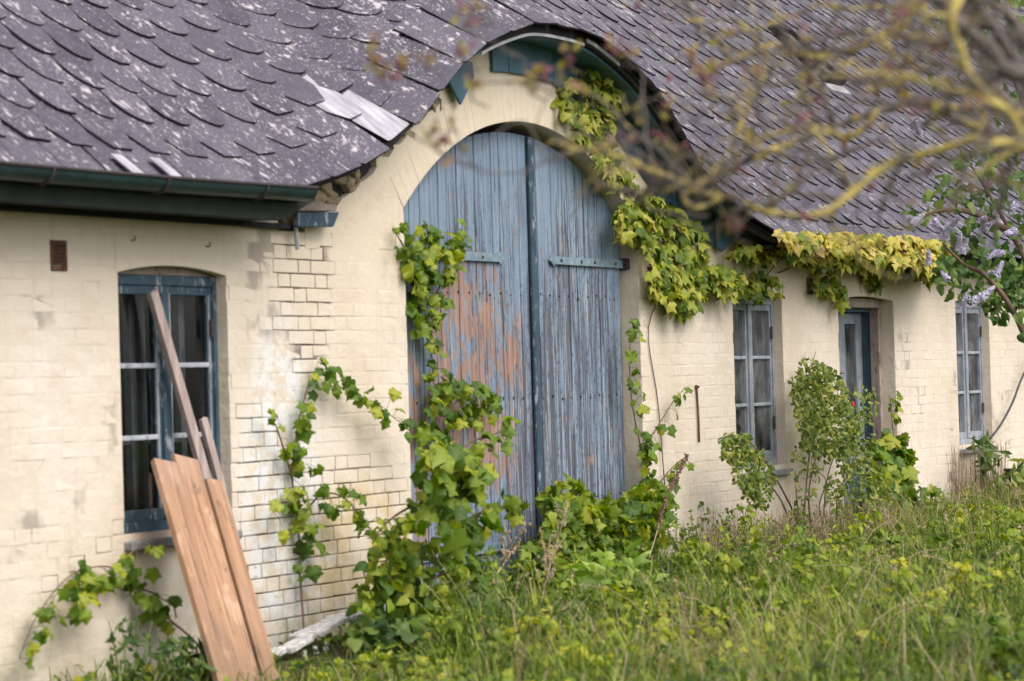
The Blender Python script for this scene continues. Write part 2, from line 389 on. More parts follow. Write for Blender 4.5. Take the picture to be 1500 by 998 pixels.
# ================================================================== THE FARM BUILDING
house = empty('farm_building', (0, 0, 0))
tag(house, 'long cream painted brick farm building with grey scalloped slate roof and arched blue gate', 'building')
XL, XR = -8.5, 15.0
T44 = math.tan(D2(44)); YE, ZE, BC = -.30, 2.44, .07
PROF = [(0, 3.655), (.4, 3.64), (.65, 3.59), (1.0, 3.49), (1.3, 3.37), (1.6, 3.20), (1.75, 3.095), (2.08, 2.88), (2.4, 2.735), (2.86, 2.595), (3.37, 2.49), (3.7, 2.455), (4.1, 2.44)]
def bump_at(x):
    d = abs(x - BC)
    if d >= 4.1: return 0.0
    for i in range(len(PROF) - 1):
        (a, za), (b, zb) = PROF[i], PROF[i+1]
        if a <= d <= b:
            zp = PROF[max(i-1, 0)] if i else (-.4, 3.64); zn = PROF[min(i+2, len(PROF)-1)] if i + 2 < len(PROF) else (4.5, 2.44)
            t = (d - a) / (b - a)
            ma = (zb - zp[1]) / (b - zp[0]) * (b - a); mb = (zn[1] - za) / (zn[0] - a) * (b - a)
            h = (2*t**3-3*t**2+1)*za + (t**3-2*t**2+t)*ma + (-2*t**3+3*t**2)*zb + (t**3-t**2)*mb
            return h - ZE
    return 0.0
RL = 2.3
def fade(y):
    t = (y - YE) / RL
    if t <= 0: return 1.0
    if t < .75: return 1 - t
    return .25 * math.exp(-(t - .75) / .25)
def roof_z(x, y): return ZE + (y - YE) * T44 + bump_at(x) * fade(y)

# ---- openings (metres): x0, x1, z0, z_spring, rise
WINS = [(-4.42, -3.43, .69, 1.995, .045), (3.50, 4.49, .69, 1.985, .04), (8.77, 9.76, .69, 2.005, .035)]
DOOR = (5.73, 7.08, -.1, 1.985, .035)
GX, GHW, GSP, GR, GAP = .165, 1.655, 2.435, 2.54, 3.05
GCZ = GAP - GR
def gate_top(x):
    d = abs(x - GX)
    return GCZ + math.sqrt(max(0, GR*GR - d*d)) if d < GHW else -9
COURSE, BL, BH, JT = .078, .2545, .1235, .008
SOLDIER = .145

# ---- wall: painted bricks over a mortar bed
wall = empty('wall', (0, 0, 0), house)
def brick_mesh(name, L, H, seed):
    rr = random.Random(seed); b = bmesh.new(); bmesh.ops.create_cube(b, size=1)
    for v in b.verts:
        v.co = Vector((v.co.x*L, v.co.y*.06 + .03, v.co.z*H)) + Vector((rr.uniform(-.002, .002), rr.uniform(-.0015, .0015) if v.co.y < 0 else 0, rr.uniform(-.002, .002)))
    fe = [e for e in b.edges if all(v.co.y < .02 for v in e.verts)]
    bmesh.ops.bevel(b, geom=fe, offset=.0036, segments=2, affect='EDGES', profile=.6)
    me = bpy.data.meshes.new(name); b.to_mesh(me); b.free(); me.materials.append(MT['wall_paint'])
    a = me.attributes.new('tint', 'FLOAT', 'POINT'); a.data.foreach_set('value', [rr.random()]*len(me.vertices)); return me
H_ = COURSE - JT
STR = [brick_mesh('brick', BL, H_, 10+i) for i in range(8)]
HED = [brick_mesh('brick', BH, H_, 40+i) for i in range(8)]
cells = []
WCURVE = [(-2.95, 2.285), (-2.47, 2.30), (-2.36, 2.38), (-2.05, 2.52), (-1.72, 2.69), (-1.39, 2.89), (-1.0, 3.09), (-.8, 3.3), (-.7, 9)]
def wall_top(x):
    if x < -2.95 or x > -.7: return 9
    for (a, za), (b, zb) in zip(WCURVE, WCURVE[1:]):
        if a <= x <= b: return za + (zb - za)*(x - a)/(b - a)
def sub_intervals(x0, x1, zlo, zhi):
    """parts of [x0,x1] in this course that are wall"""
    segs = [(x0, x1)]
    def cut(a, b):
        nonlocal segs; out = []
        for s0, s1 in segs:
            if b <= s0 or a >= s1: out.append((s0, s1)); continue
            if a > s0: out.append((s0, a))
            if b < s1: out.append((b, s1))
        segs = out
    zm = (zlo + zhi) / 2
    for (a, b, z0, z1, ri) in WINS + [DOOR]:
        if zhi > z0 + .01 and zlo < z1 + SOLDIER - .01:
            if zlo < z1 - .02: cut(a, b)
            else: cut(a - .02, b + .02)
    if zm < GSP: cut(GX - GHW, GX + GHW)
    elif zm < GCZ + GR + .12:
        rr = GR + .11; cut(GX - math.sqrt(max(0, rr*rr - (zm-GCZ)**2)), GX + math.sqrt(max(0, rr*rr - (zm-GCZ)**2)))
    return [(a, b) for a, b in segs if b - a > .025]
row = 0
while row * COURSE - .16 < 3.7:
    z0 = row * COURSE - .16; z1 = z0 + COURSE; x = XL - (row % 2) * .199 + .03 * math.sin(row * 2.1); k = 0
    while x < XR:
        L = (BL if k % 2 == 0 else BH); full = L + JT
        if x > 12.2 and k % 2 == 0: pass
        for a, b in sub_intervals(x, x + full, z0, z1):
            xm = (a + b) / 2
            if z1 > min(roof_z(a, 0), roof_z(b, 0)) - .03: continue
            if z0 + COURSE*.6 > wall_top(xm): continue
            cells.append((a, b, z0, L, (a > x + .002, b < x + full - .002)))
        x += full; k += 1
    row += 1
def open_joint(x, z):
    for (cx, cz) in ((-4.62, .60), (-4.75, .52), (-4.9, .52), (-5.05, .45), (-4.5, .68), (-3.2, 1.06), (-3.05, 1.14), (-3.15, 1.22)):
        if abs(x - cx) < .1 and abs(z - cz) < .05: return True
    e = lambda cx, cz, rx, rz: ((x-cx)/rx)**2 + ((z-cz)/rz)**2 < 1
    return e(-2.35, .42, 1.0, .55) or e(-2.62, 1.95, .28, .5) or e(-3.1, .65, .35, .6)
mort = MB(); rest = MB(); nb = 0
import itertools
pickable = sorted([i for i, c in enumerate(cells) if -3.42 < c[0] and c[1] < -1.45 and c[2] > -.08 and c[2] < 2.28], key=lambda i: -cells[i][2])
if len(pickable) > 300:
    pickable = sorted(pickable, key=lambda i: cells[i][0] , reverse=True)[:300]
pick = set(pickable)
_bv = {}
for me in STR + HED: _bv[me.name] = ([v.co.copy() for v in me.vertices], [tuple(p.vertices) for p in me.polygons])
for i, (a, b, z, L, (nl, nr)) in enumerate(cells):
    oj = open_joint((a+b)/2, z); jd = .013 if oj else (.0003 if a < -3.3 else .0005) + (.0007 if a < -3.3 else .0013)*noise.noise(Vector((a*.7, 3, z*.7)))
    mort.add([(a, jd, z), (b, jd, z), (b, jd, z + COURSE), (a, jd, z + COURSE)], [(0, 1, 2, 3)])
    lo, hi = a + (JT/2 if not nl else .0005), b - (JT/2 if not nr else .0005)
    me = random.choice(STR if L == BL else HED)
    sx = (hi - lo) / L
    jk = 1 if oj else .45
    dep = random.gauss(0, .0013)*jk + noise.noise(Vector((a*.9, 0, z*.9))) * .003*jk
    if oj: dep -= .001
    if R() < .006 and a < -1.5: dep += .006
    M = Matrix.Translation(((lo+hi)/2, dep, z + COURSE/2)) @ Matrix.Rotation(random.gauss(0, .006)*jk, 4, 'Y') @ Matrix.Rotation(random.gauss(0, .008)*jk, 4, 'Z') @ Matrix.Diagonal((sx, 1, 1, 1))
    if i in pick:
        link('brick', me, wall, M); nb += 1
    else:
        vs_, fs_ = _bv[me.name]; rest.add([M @ v for v in vs_], fs_, R())
rest.build('brickwork', MT['wall_paint'], wall, tint=True, fix=False)['kind'] = 'stuff'
mort.build('mortar', MT['mortar'], wall, fix=False)

# ---- solid core behind the brick skin, forms the reveals
core = MB(); Y0, Y1 = .052, .42
edges = [XL] + sorted([v for o in WINS + [DOOR] for v in o[:2]] + [GX-GHW, GX+GHW]) + [XR]
ops_ = sorted(WINS + [DOOR, (GX-GHW, GX+GHW, -1, GSP, 0)], key=lambda o: o[0])
for i in range(0, len(edges), 2):
    core.box((edges[i], Y0, -.4), (edges[i+1], Y1, 2.66))
for (a, b, z0, z1, ri) in WINS + [DOOR]:
    if z0 > 0: core.box((a, Y0, -.4), (b, Y1, z0 - .04))
    core.box((a, Y0, z1 + ri + .002), (b, Y1, 2.66))
poly = [(GX - 1.9, 2.661)] + [(GX-GHW, 2.661), (GX-GHW, GSP)] + [(GX - GHW + 2*GHW*t/24, gate_top(GX - GHW*.9999 + 2*GHW*.9999*t/24)) for t in range(1, 24)] + [(GX+GHW, GSP), (GX+GHW, 2.661), (GX+1.9, 2.661)]
poly += [(x, roof_z(x, Y0) - .09) for x in [GX + 1.9 - 3.8*t/20 for t in range(21)]]
core.prism(poly, Y0, Y1)
for (a, b, z0, z1, ri) in WINS + [DOOR, (GX-GHW, GX+GHW, -.16, GSP, 0)]:
    for (l, r) in ((a - .06, a - .0015), (b + .0015, b + .06)): core.box((l, .004, max(z0, -.15)), (r, .0515, z1))
for sg in (-1, 1): core.box(tuple(sorted((GX + sg*(GHW + .001), GX + sg*(GHW + .24))))[:1] + (.002, GSP - .09), tuple(sorted((GX + sg*(GHW + .001), GX + sg*(GHW + .24))))[1:] + (.0512, GSP + .26))
core.build('wall_core', MT['wall_paint'], house)

# ---- flat segmental heads above windows and door, voussoirs over the gate
for (a, b, z0, z1, ri) in WINS + [DOOR]:
    mb = MB(); n = 14; lo = [(a - .018 + (b - a + .036)*t/n, z1 + ri*(1 - (2*t/n - 1)**2)) for t in range(n+1)]
    zt_ = max(r_*COURSE - .16 + COURSE for r_ in range(40) if r_*COURSE - .16 < z1 + SOLDIER - .01) - .001
    pl = lo + [(b + .018, zt_), (a - .018, zt_)]
    mb.prism(pl, -.0008, .051); mb.build('window_arch' if (a, b, z0, z1, ri) != DOOR else 'door_arch', MT['wall_paint'], house, tint=True)
arch = empty('gate_arch', (0, 0, 0), house)
A0 = math.asin(GHW / GR); NV = 44
for i in range(NV):
    q0 = -A0 + 2*A0*i/NV; q1 = -A0 + 2*A0*(i+1)/NV; g = .0016
    r0, r1 = GR, GR + .245 + U(-.006, .006); pr = -.004 + U(-.0015, .0015)
    pl = [(GX + r*math.sin(q), GCZ + r*math.cos(q)) for r, q in ((r0, q0+g), (r0, q1-g), (r1, q1-g), (r1, q0+g))]
    mb = MB(); mb.prism(pl, pr, .14, R()); mb.build('voussoir', MT['wall_paint'], arch, tint=True, bevel=.003)
mb = MB(); n = 40
pl = [(GX + (GR+.002)*math.sin(-A0+2*A0*i/n), GCZ + (GR+.002)*math.cos(-A0+2*A0*i/n)) for i in range(n+1)] + [(GX + (GR+.243)*math.sin(A0-2*A0*i/n), GCZ + (GR+.243)*math.cos(A0-2*A0*i/n)) for i in range(n+1)]
mb.prism(pl, -.0022, .13); mb.build('arch_mortar', MT['wall_paint'], arch, tint=True)

# ---- dark rooms behind the openings
mb = MB(); X0_, X1_ = XL + .1, XR - .1
def inward(a, b):
    mb.box(a, b)
mb.box((XL, 5.0, -.4), (XR, 5.2, 2.9)); mb.box((XL, Y1, -.4), (XL+.2, 5.0, 2.66)); mb.box((XR-.2, Y1, -.4), (XR, 5.0, 2.66))
mb.box((XL+.2, Y1, -.4), (XR-.2, 5.0, -.05)); mb.box((XL+.2, Y1+.001, 2.56), (XR-.2, 5.0, 2.659))
for x in (-2.2, 2.2, 5.2, 7.6): mb.box((x, Y1, -.05), (x+.12, 5.0, 2.56))
mb.build('rooms', MT['interior'], house)

# ---- windows
def make_window(a, b, z0, z1, ri, yf, fm, head):
    w_ = empty('window', ((a+b)/2, yf, z0), house); fw = .034
    n = 10
    fr = MB(); fr.box((a+.004, yf, z0), (a+fw, yf+.09, z1-.001)); fr.box((b-fw, yf, z0), (b-.004, yf+.09, z1-.001))
    fr.box((a+fw, yf+.002, z0), (b-fw, yf+.09, z0+.055)); fr.box((a+fw, yf+.002, z1-fw-.02), (b-fw, yf+.09, z1-.002))
    fr.build('frame', MT[fm], w_, bevel=.003)
    hb = MB(); hb.prism([(a+.006, z1)] + [(b-.006, z1)] + [(b-.006-(b-a-.012)*t/n, z1 + (ri+.004)*(1-(2*t/n-1)**2)) for t in range(1, n)], yf+.012, yf+.085)
    hb.build('head_board', MT[head], w_)
    ml = MB(); xm = (a+b)/2; ml.box((xm-.03, yf-.006, z0+.056), (xm+.03, yf+.08, z1-fw-.022)); ml.build('mullion', MT[fm], w_, bevel=.004)
    zlo, zhi = z0 + .056, z1 - fw - .021
    for (l, r) in ((a+fw+.001, xm-.031), (xm+.031, b-fw-.001)):
        c = MB(); s = .034; c.box((l, yf+.012, zlo), (l+s, yf+.062, zhi)); c.box((r-s, yf+.012, zlo), (r, yf+.062, zhi))
        c.box((l+s, yf+.014, zlo), (r-s, yf+.062, zlo+.06)); c.box((l+s, yf+.014, zhi-.045), (r-s, yf+.062, zhi)); c.build('casement', MT['frame_grey' if fm == 'frame_grey' else 'frame_blue'], w_, bevel=.002)
        gl, gr, gb, gt = l+s, r-s, zlo+.06, zhi-.045; ph = (gt-gb)/3
        for k in (1, 2):
            q = MB(); q.box((gl, yf+.010, gb+ph*k-.013), (gr, yf+.05, gb+ph*k+.013)); q.build('glazing_bar', MT['muntin_white'], w_, bevel=.004)
        for sd_ in (gl, gr):       # flaking putty lines
            q = MB(); q.box((sd_-.001 if sd_ == gr else sd_-.007, yf+.008, gb), (sd_+.007 if sd_ == gr else sd_+.001, yf+.02, gt)); q.build('putty', MT['muntin_white'], w_)
        for k in range(3):
            p0 = gb + ph*k + (.013 if k else 0); p1 = gb + ph*(k+1) - (.013 if k < 2 else 0); tw = U(-.004, .004)
            q = MB(); q.add([(gl, yf+.034+tw, p0), (gr, yf+.034-tw, p0), (gr, yf+.034-tw, p1), (gl, yf+.034+tw, p1)], [(0, 1, 2, 3)]); q.build('pane', MT['window_glass'], w_, fix=False)
    for (l, r) in ((a + .0005, a + .004), (b - .004, b - .0005)):
        q = MB(); q.box((l, yf + .092, z0), (r, .43, z1)); q.build('reveal_shade_lining', MT['interior'], w_)  # added dark liner: shade on the inner jambs put into its colour
    # inner winter casement seen through the glass
    c = MB()
    yi = yf + .17
    for (l, r) in ((a+.06, xm-.02), (xm+.02, b-.06)):
        c.box((l, yi, zlo), (l+.05, yi+.04, zhi)); c.box((r-.05, yi, zlo), (r, yi+.04, zhi)); c.box((l+.05, yi+.001, zlo), (r-.05, yi+.039, zlo+.05))
        for k in (1, 2): c.box((l+.05, yi+.005, zlo+(zhi-zlo)*k/3-.012), (r-.05, yi+.035, zlo+(zhi-zlo)*k/3+.012))
    c.build('inner_casement', MT['muntin_white'], w_)
    s = MB(); s.prism([(0, 0)]*0 or [(a-.01, z0-.075), (b+.012, z0-.075), (b+.012, z0-.028), (a-.01, z0-.028)], -.055, yf+.09)
    s.build('sill', MT['stone_sill'], w_, bevel=.008)
    sb = MB(); sb.box((a+.006, yf-.03, z0-.028), (b-.006, yf+.09, z0-.002)); sb.build('sill_board', MT['frame_blue' if fm == 'frame_blue' else 'bare_wood_frame'], w_, bevel=.004)
    for zz in (z0 + .28, z1 - .32):
        h = MB(); h.box((b-.075, yf-.012, zz), (b-.045, yf, zz+.10)); h.build('hinge', MT['dark_iron'], w_, bevel=.003)
    return w_
make_window(*WINS[0], .062, 'frame_blue', 'bare_wood_frame')
make_window(*WINS[1], .072, 'frame_grey', 'frame_blue')
make_window(*WINS[2], .068, 'frame_grey', 'frame_grey')

# ---- house door: old frame, deep blue boarded lining, glazed leaf
dr = empty('door', (6.4, .1, 0), house); a, b = DOOR[0], DOOR[1]; yf = .115
f = MB(); f.box((a+.004, yf, -.1), (a+.07, yf+.08, 1.93)); f.build('frame', MT['bare_wood_frame'], dr, bevel=.004)
f = MB(); f.box((b-.07, yf, -.1), (b-.004, yf+.08, 1.93)); f.build('frame', MT['bare_wood_frame'], dr, bevel=.004)
f = MB(); f.box((a+.002, yf-.012, 1.931), (b-.002, yf+.08, 2.012)); f.build('lintel_beam', MT['bare_wood_frame'], dr, bevel=.006)
for k in range(3):
    y0 = yf + .082 + k*.05; f = MB(); f.box((b-.045 + U(0, .006), y0, -.05), (b-.008, y0+.048, 1.93)); f.build('lining_board', MT['door_blue'], dr, bevel=.004)
f = MB(); f.box((a+.07, yf+.08, 1.90), (b-.05, yf+.24, 1.93)); f.build('head_lining', MT['door_blue'], dr)
yl = .275; l0, l1 = 6.00, 7.035; g0, g1 = 6.62, 6.885
lf = empty('door_leaf', (6.5, yl, 0), dr) if False else None
def dbox(nm, x0, x1, z0, z1, m, y=yl, t=.04): q = MB(); q.box((x0, y, z0), (x1, y+t, z1)); return q.build(nm, MT[m], dr, bevel=.004)
dbox('stile', g1, l1, -.02, 1.895, 'frame_grey'); dbox('stile', 6.40, g0, -.02, 1.895, 'frame_grey'); dbox('stile', l0, 6.10, -.02, 1.895, 'frame_grey')
dbox('rail', g0+.001, g1-.001, 1.80, 1.893, 'frame_grey', yl+.001); dbox('rail', g0+.001, g1-.001, .62, .80, 'frame_grey', yl+.001)
dbox('door_panel', g0+.001, g1-.001, 0, .62, 'door_blue', yl+.015, .02); dbox('door_panel', 6.10, 6.40, -.02, 1.895, 'door_blue', yl+.012, .025); dbox('rail', g0+.001, g1-.001, -.02, .14, 'frame_grey', yl+.001)
q = MB(); q.add([(g0, yl+.02, .8), (g1, yl+.02, .8), (g1, yl+.02, 1.8), (g0, yl+.02, 1.8)], [(0, 1, 2, 3)]); q.build('pane', MT['window_glass'], dr, fix=False)
q = MB(); q.tube([(b-.05, .24, 1.62), (b-.09, .23, 1.60), (b-.10, .23, 1.56), (b-.07, .235, 1.54)], .006, 5); q.build('coat_hook', MT['dark_iron'], dr)
dbox('threshold', a+.07, b-.07, -.1, -.02, 'stone_sill', .06, .3)

# ---- blue double gate of vertical planks
gate = empty('gate', (GX, .12, 0), house)
GY = .112
def planks(x0, x1, n, yy):
    xs = [x0]; 
    for i in range(n): xs.append(xs[-1] + U(.85, 1.15))
    k = (x1 - x0) / (xs[-1] - x0); xs = [x0 + (x - x0)*k for x in xs]
    for i in range(n):
        l, r = xs[i] + .0055, xs[i+1] - .0055; zb = .16 + U(-.02, .02); m = 4
        top = [(l + (r-l)*t/m, gate_top(l + (r-l)*t/m) - .014 - .046*max(0, 1 - (abs(l + (r-l)*t/m - GX)/1.3)**2)) for t in range(m+1)]
        if top[0][1] < 0 or top[-1][1] < 0: continue
        yo = yy + U(-.003, .003); pl = [(l, zb), (r, zb)] + top[::-1]
        mb = MB(); mb.prism(pl, yo, yo + .03); ob = mb.build('plank', MT['gate_paint'], gate, bevel=.0035)
        bd = MB(); xb = l + (r - l)*.5; zt = min(top[1][1], top[-2][1]) - .01      # moulded bead down each plank
        bd.tube([(xb, yo + .0022, zb), (xb, yo + .0022, zt)], .0042, 6); bd.build('bead', MT['gate_paint'], ob if False else gate)
CX = .37
planks(GX - GHW + .012, CX - .006, 15, GY); planks(CX + .006, GX + GHW - .05, 12, GY)
for zz in (1.28, .62, 1.95):
    for k in range(22):
        xx = lerp(GX-GHW+.08, GX+GHW-.1, (k + .5)/22)
        if abs(xx - CX) < .07: continue
        nh = MB(); nh.tube([(xx, GY-.006, zz + U(-.02, .02)), (xx, GY+.004, zz)], .006, 6); nh.build('nail', MT['dark_iron'], gate)
q = MB(); q.box((CX-.022, GY-.034, .17), (CX+.048, GY-.006, gate_top(CX)-.065)); q.build('cover_strip', MT['frame_blue'], gate, bevel=.008)
for (x0, x1, z, dirn) in ((GX-GHW+.02, -.02, 2.18, 1), (GX+GHW-.05, .63, 2.185, -1), (GX-GHW+.02, .02, .36, 1), (GX+GHW-.05, .66, .36, -1)):
    h = .030; tip = x1; sh = tip - dirn*.075
    q = MB(); q.prism([(x0, z-h), (sh, z-h*.85), (sh + dirn*.008, z-h*1.45), (tip, z), (sh + dirn*.008, z+h*1.45), (sh, z+h*.85), (x0, z+h)], GY-.022, GY-.007)
    s = q.build('strap_hinge', MT['strap_paint'], gate, bevel=.002)
    for k in range(4):
        xx = lerp(x0, sh, (k + U(.3, .8)) / 4); q = MB(); q.tube([(xx, GY-.03, z), (xx, GY-.021, z)], [.008, .013], 8); q.build('bolt', MT['dark_iron'], gate)
for z in (2.185, .36):
    q = MB(); q.box((GX+GHW-.045, GY-.05, z-.038), (GX+GHW+.10, GY+.02, z+.04)); q.tube([(GX+GHW+.02, GY-.055, z-.05), (GX+GHW+.02, GY-.055, z+.06)], .016, 8); q.build('pintle', MT['dark_iron'], gate, bevel=.006)
q = MB(); q.tube([(GX+GHW+.10, GY-.07, 2.165), (GX+GHW+.19, GY-.13, 2.155)], .009, 6); q.build('gate_hook', MT['rusty_iron'], gate)
q = MB(); q.box((-.46, GY-.012, 1.02), (-.43, GY-.004, 1.14)); q.build('latch_plate', MT['zinc'], gate)
q = MB(); q.box((GX-GHW, .06, -.1), (GX+GHW, .34, .08)); q.build('threshold', MT['stone_sill'], gate, bevel=.01)
q = MB(); q.box((GX-GHW+.02, GY+.035, .1), (GX+GHW-.02, GY+.05, 2.4)); q.build('backing_boards', MT['bitumen'], gate)

# ---- small wall fittings
for (x0, x1, z0, z1) in ((-4.975, -4.845, 1.992, 2.14), (5.04, 5.17, 2.02, 2.15)):
    v = empty('air_vent', (x0, 0, z0), house)
    q = MB(); q.box((x0, -.006, z0), (x1, .01, z0+.012)); q.box((x0, -.006, z1-.012), (x1, .01, z1)); q.box((x0, -.006, z0+.012), (x0+.012, .01, z1-.012)); q.box((x1-.012, -.006, z0+.012), (x1, .01, z1-.012)); q.build('vent_frame', MT['rusty_iron'], v)
    q = MB(); q.box((x0+.012, .0, z0+.012), (x1-.012, .008, z1-.012)); q.build('vent_back', MT['bitumen'], v)
    q = MB()
    for i in range(1, 8):
        xx = lerp(x0, x1, i/8); q.box((xx-.003, -.005, z0+.012), (xx+.003, -.001, z1-.012)); zz = lerp(z0, z1, i/8); q.box((x0+.012, -.0045, zz-.003), (x1-.012, -.0005, zz+.003))
    q.build('vent_grille', MT['rusty_iron'], v)
q = MB(); q.tube([(2.75, -.012, 1.32), (2.76, -.016, 1.1), (2.77, -.012, .92)], .008, 6); q.tube([(2.735, -.015, 1.325), (2.78, -.015, 1.318)], .010, 6); q.build('wall_anchor', MT['rusty_iron'], house)
for (px, py) in ((193, 352), (303, 361), (571, 218)):
    p = P(px, py); q = MB(); q.tube([p + V(-.01, .0, .0), p + V(.0, -.012, -.003), p + V(.0, -.02, .0), p + V(.0, -.02, .02)], .004, 5); q.build('wall_hook', MT['rusty_iron'], house)

# ================================================================== ROOF
roof = empty('roof', (0, 0, 0), house)
def xcols():
    out = []; x = XL - .3
    while x < 31.0:
        out.append(x); s = (bump_at(x+.15) - bump_at(x-.15)) / .3 * .8
        x += .335 / math.sqrt(1 + s*s)
    return out
XC = xcols()
# sarking under the slates
mb = MB(); xs = [XL - .3 + .1*i for i in range(400)]; ys = [YE + .02 + .15*j for j in range(48)]
mb.v = [(x, y, roof_z(x, y) - .035) for y in ys for x in xs]; mb.t = [.5]*len(mb.v); n = len(xs)
mb.f = [(j*n+i, j*n+i+1, (j+1)*n+i+1, (j+1)*n+i) for j in range(len(ys)-1) for i in range(n-1)]
mb.build('sarking', MT['bitumen'], roof, smooth=True, fix=False)
# rear slope closes the building
mb = MB(); yr = ys[-1]; zr = roof_z(20, yr) - .035
mb.add([(XL-.3, yr, zr), (31.4, yr, zr), (31.4, yr+7.2, zr-6.9), (XL-.3, yr+7.2, zr-6.9)], [(0, 1, 2, 3)]); mb.build('rear_slope', MT['roof_slate'], roof, fix=False)
def tile_mesh(name, kind, seed, mat='roof_slate'):
    rr = random.Random(seed); w2, Lt, th = .1488, .48, .013
    if kind == 'round':
        pts = [(-w2, .238)] + [(-w2*math.cos(math.pi*t/12)**1 if True else 0, (.238 - .238*math.sin(math.pi*t/12)**.9)) for t in range(1, 12)] + [(w2, .238)]
    elif kind == 'hex': pts = [(-w2, .15), (-w2*.5, .004), (w2*.5, .0), (w2, .13)]
    else: pts = [(-w2, .015), (-w2*.8, .0), (w2*.97, .004), (w2, .02)]
    pts = [(x + rr.uniform(-.003, .003), y + rr.uniform(-.005, .004)) for x, y in pts]
    pts += [(w2*.985, Lt), (-w2*.985, Lt)]
    n = len(pts); lift = lambda y: .027 * (1 - y / Lt)
    vs_ = [(x, y, lift(y) + th) for x, y in pts] + [(x, y, lift(y)) for x, y in pts]
    fs_ = [tuple(range(n)), tuple(range(n, 2*n))[::-1]] + [(i, i+n, (i+1) % n+n, (i+1) % n) for i in range(n)]
    me = bpy.data.meshes.new(name); me.from_pydata(vs_, [], fs_); me.materials.append(MT[mat]); me.materials.append(MT['slate_edge_shade'])
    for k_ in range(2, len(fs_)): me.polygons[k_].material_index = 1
    bm = bmesh.new(); bm.from_mesh(me); bmesh.ops.recalc_face_normals(bm, faces=bm.faces); bm.to_mesh(me); bm.free()
    t = me.attributes.new('tint', 'FLOAT', 'POINT'); t.data.foreach_set('value', [rr.random()]*len(me.vertices)); return me
TM = {k: [tile_mesh('roof_tile', k, 100*i + j) for j in range(8)] for i, k in enumerate(('round', 'hex', 'flat'))}
PATCH = {k: tile_mesh('roof_tile_patch', k, 999, 'patch_pale') for k in ('round', 'hex', 'flat')}
def strip_mesh():
    q = MB(); q.obox((0, .10, .064), V(.042, 0, 0), V(.0, .085, -.010), V(0, 0, .003)); return q.mesh('bare_strip', MT['patch_pale'])
STRIP = strip_mesh()
EXPO = .25
tiles = []
def tile_frame(x, y):
    e = .06; tx = Vector((2*e, 0, roof_z(x+e, y) - roof_z(x-e, y))).normalized()
    ty = Vector((0, 2*e, roof_z(x, y+e) - roof_z(x, y-e))).normalized()
    nz = tx.cross(ty).normalized(); ty = nz.cross(tx).normalized(); return tx, ty, nz
SKY = (9.45, 10.0, 1.48, 2.05)
ry = []; y = YE - .045; k = 0
while y < 6.6:
    ry.append(y); y += EXPO * math.cos(D2(44)) * (1 + .0*k); k += 1
white = [P(523, 152, .27), P(572, 168, .22), P(176, 228, -.2), P(212, 230, -.2)]
def px_of(p):
    q = Vector(p) - CAM; w_ = q.dot(FWD); return 750 + FPX*q.dot(RIGHT)/w_, 499 - FPX*q.dot(UP)/w_
cand = []
for k, y in enumerate(ry):
    for i, xc in enumerate(XC[:-1]):
        wd = XC[i+1] - XC[i]; x = xc + wd*(.5 if k % 2 else 0)
        yj = y + (.0 if k else -.012)
        if SKY[0] - .1 < x < SKY[1] + .1 and SKY[2] - .1 < y < SKY[3] - .1: continue
        tx, ty, nz = tile_frame(x, max(yj, YE))
        s = math.sqrt(1 + ((roof_z(x+.06, yj) - roof_z(x-.06, yj)) / .12)**2)
        d = abs(x - BC)
        kind = 'flat' if k == 0 else 'hex' if k == 1 else 'round'
        if d < 3.0: kind = 'flat' if k == 0 else 'hex' if k <= 2 else 'round'
        ang = random.gauss(0, .014)
        tx2 = tx*math.cos(ang) + ty*math.sin(ang); ty2 = nz.cross(tx2)
        p = Vector((x, yj, roof_z(x, yj))) + nz*(-.012 + U(-.002, .004)) + ty2*U(-.006, .006)
        M = Matrix(((tx2.x*wd*s/.304, ty2.x, nz.x, p.x), (tx2.y*wd*s/.304, ty2.y, nz.y, p.y), (tx2.z*wd*s/.304, ty2.z, nz.z, p.z), (0, 0, 0, 1)))
        c = p + ty2*.1; px, py = px_of(c)
        vis = -30 < px < 1530 and -30 < py < 500
        cand.append((0 if vis else 1, depth_of(c), M, kind, px, py))
cand.sort(key=lambda t: (t[0], t[1]))
rest = MB(); nt = 0; edge_idx = []
_tv = {me.name: ([v.co.copy() for v in me.vertices], [tuple(p.vertices) for p in me.polygons]) for l in TM.values() for me in l}
WPX = [(512, 163), (572, 178), (180, 230), (208, 231)]; used = set()
best = {}
for j, (hx, hy) in enumerate(WPX):
    best[j] = min((i for i in range(len(cand)) if i not in best.values() and (j < 2 or cand[i][3] == 'flat')), key=lambda i: (cand[i][4]-hx)**2 + (cand[i][5]-hy)**2)
patch_ids = set(best.values())
for i, (vis, dp, M, kind, px, py) in enumerate(cand):
    if i in (best[2], best[3]):
        link('roof_tile', random.choice(TM[kind]), roof, M); nt += 1
        o = link('bare_strip', STRIP, roof, M); o['label'] = 'narrow pale bare strip on the eave course'
    elif i in patch_ids:
        M = M @ Matrix.Translation((0, .03, .008)) @ Matrix.Diagonal((.78, .85, 1, 1))
        o = link('roof_tile', PATCH[kind], roof, M); o['label'] = 'pale bare patch among the grey slates'; nt += 1
    elif nt < 300: link('roof_tile', random.choice(TM[kind]), roof, M); nt += 1
    else:
        vv, ff = _tv[random.choice(TM[kind]).name]; rest.add([M @ v for v in vv], ff, R()); edge_idx += [0, 0] + [1]*(len(ff) - 2)
o = rest.build('slate_field', MT['roof_slate'], roof, tint=True, fix=False); o['kind'] = 'stuff'
o.data.materials.append(MT['slate_edge_shade']); o.data.polygons.foreach_set('material_index', edge_idx)
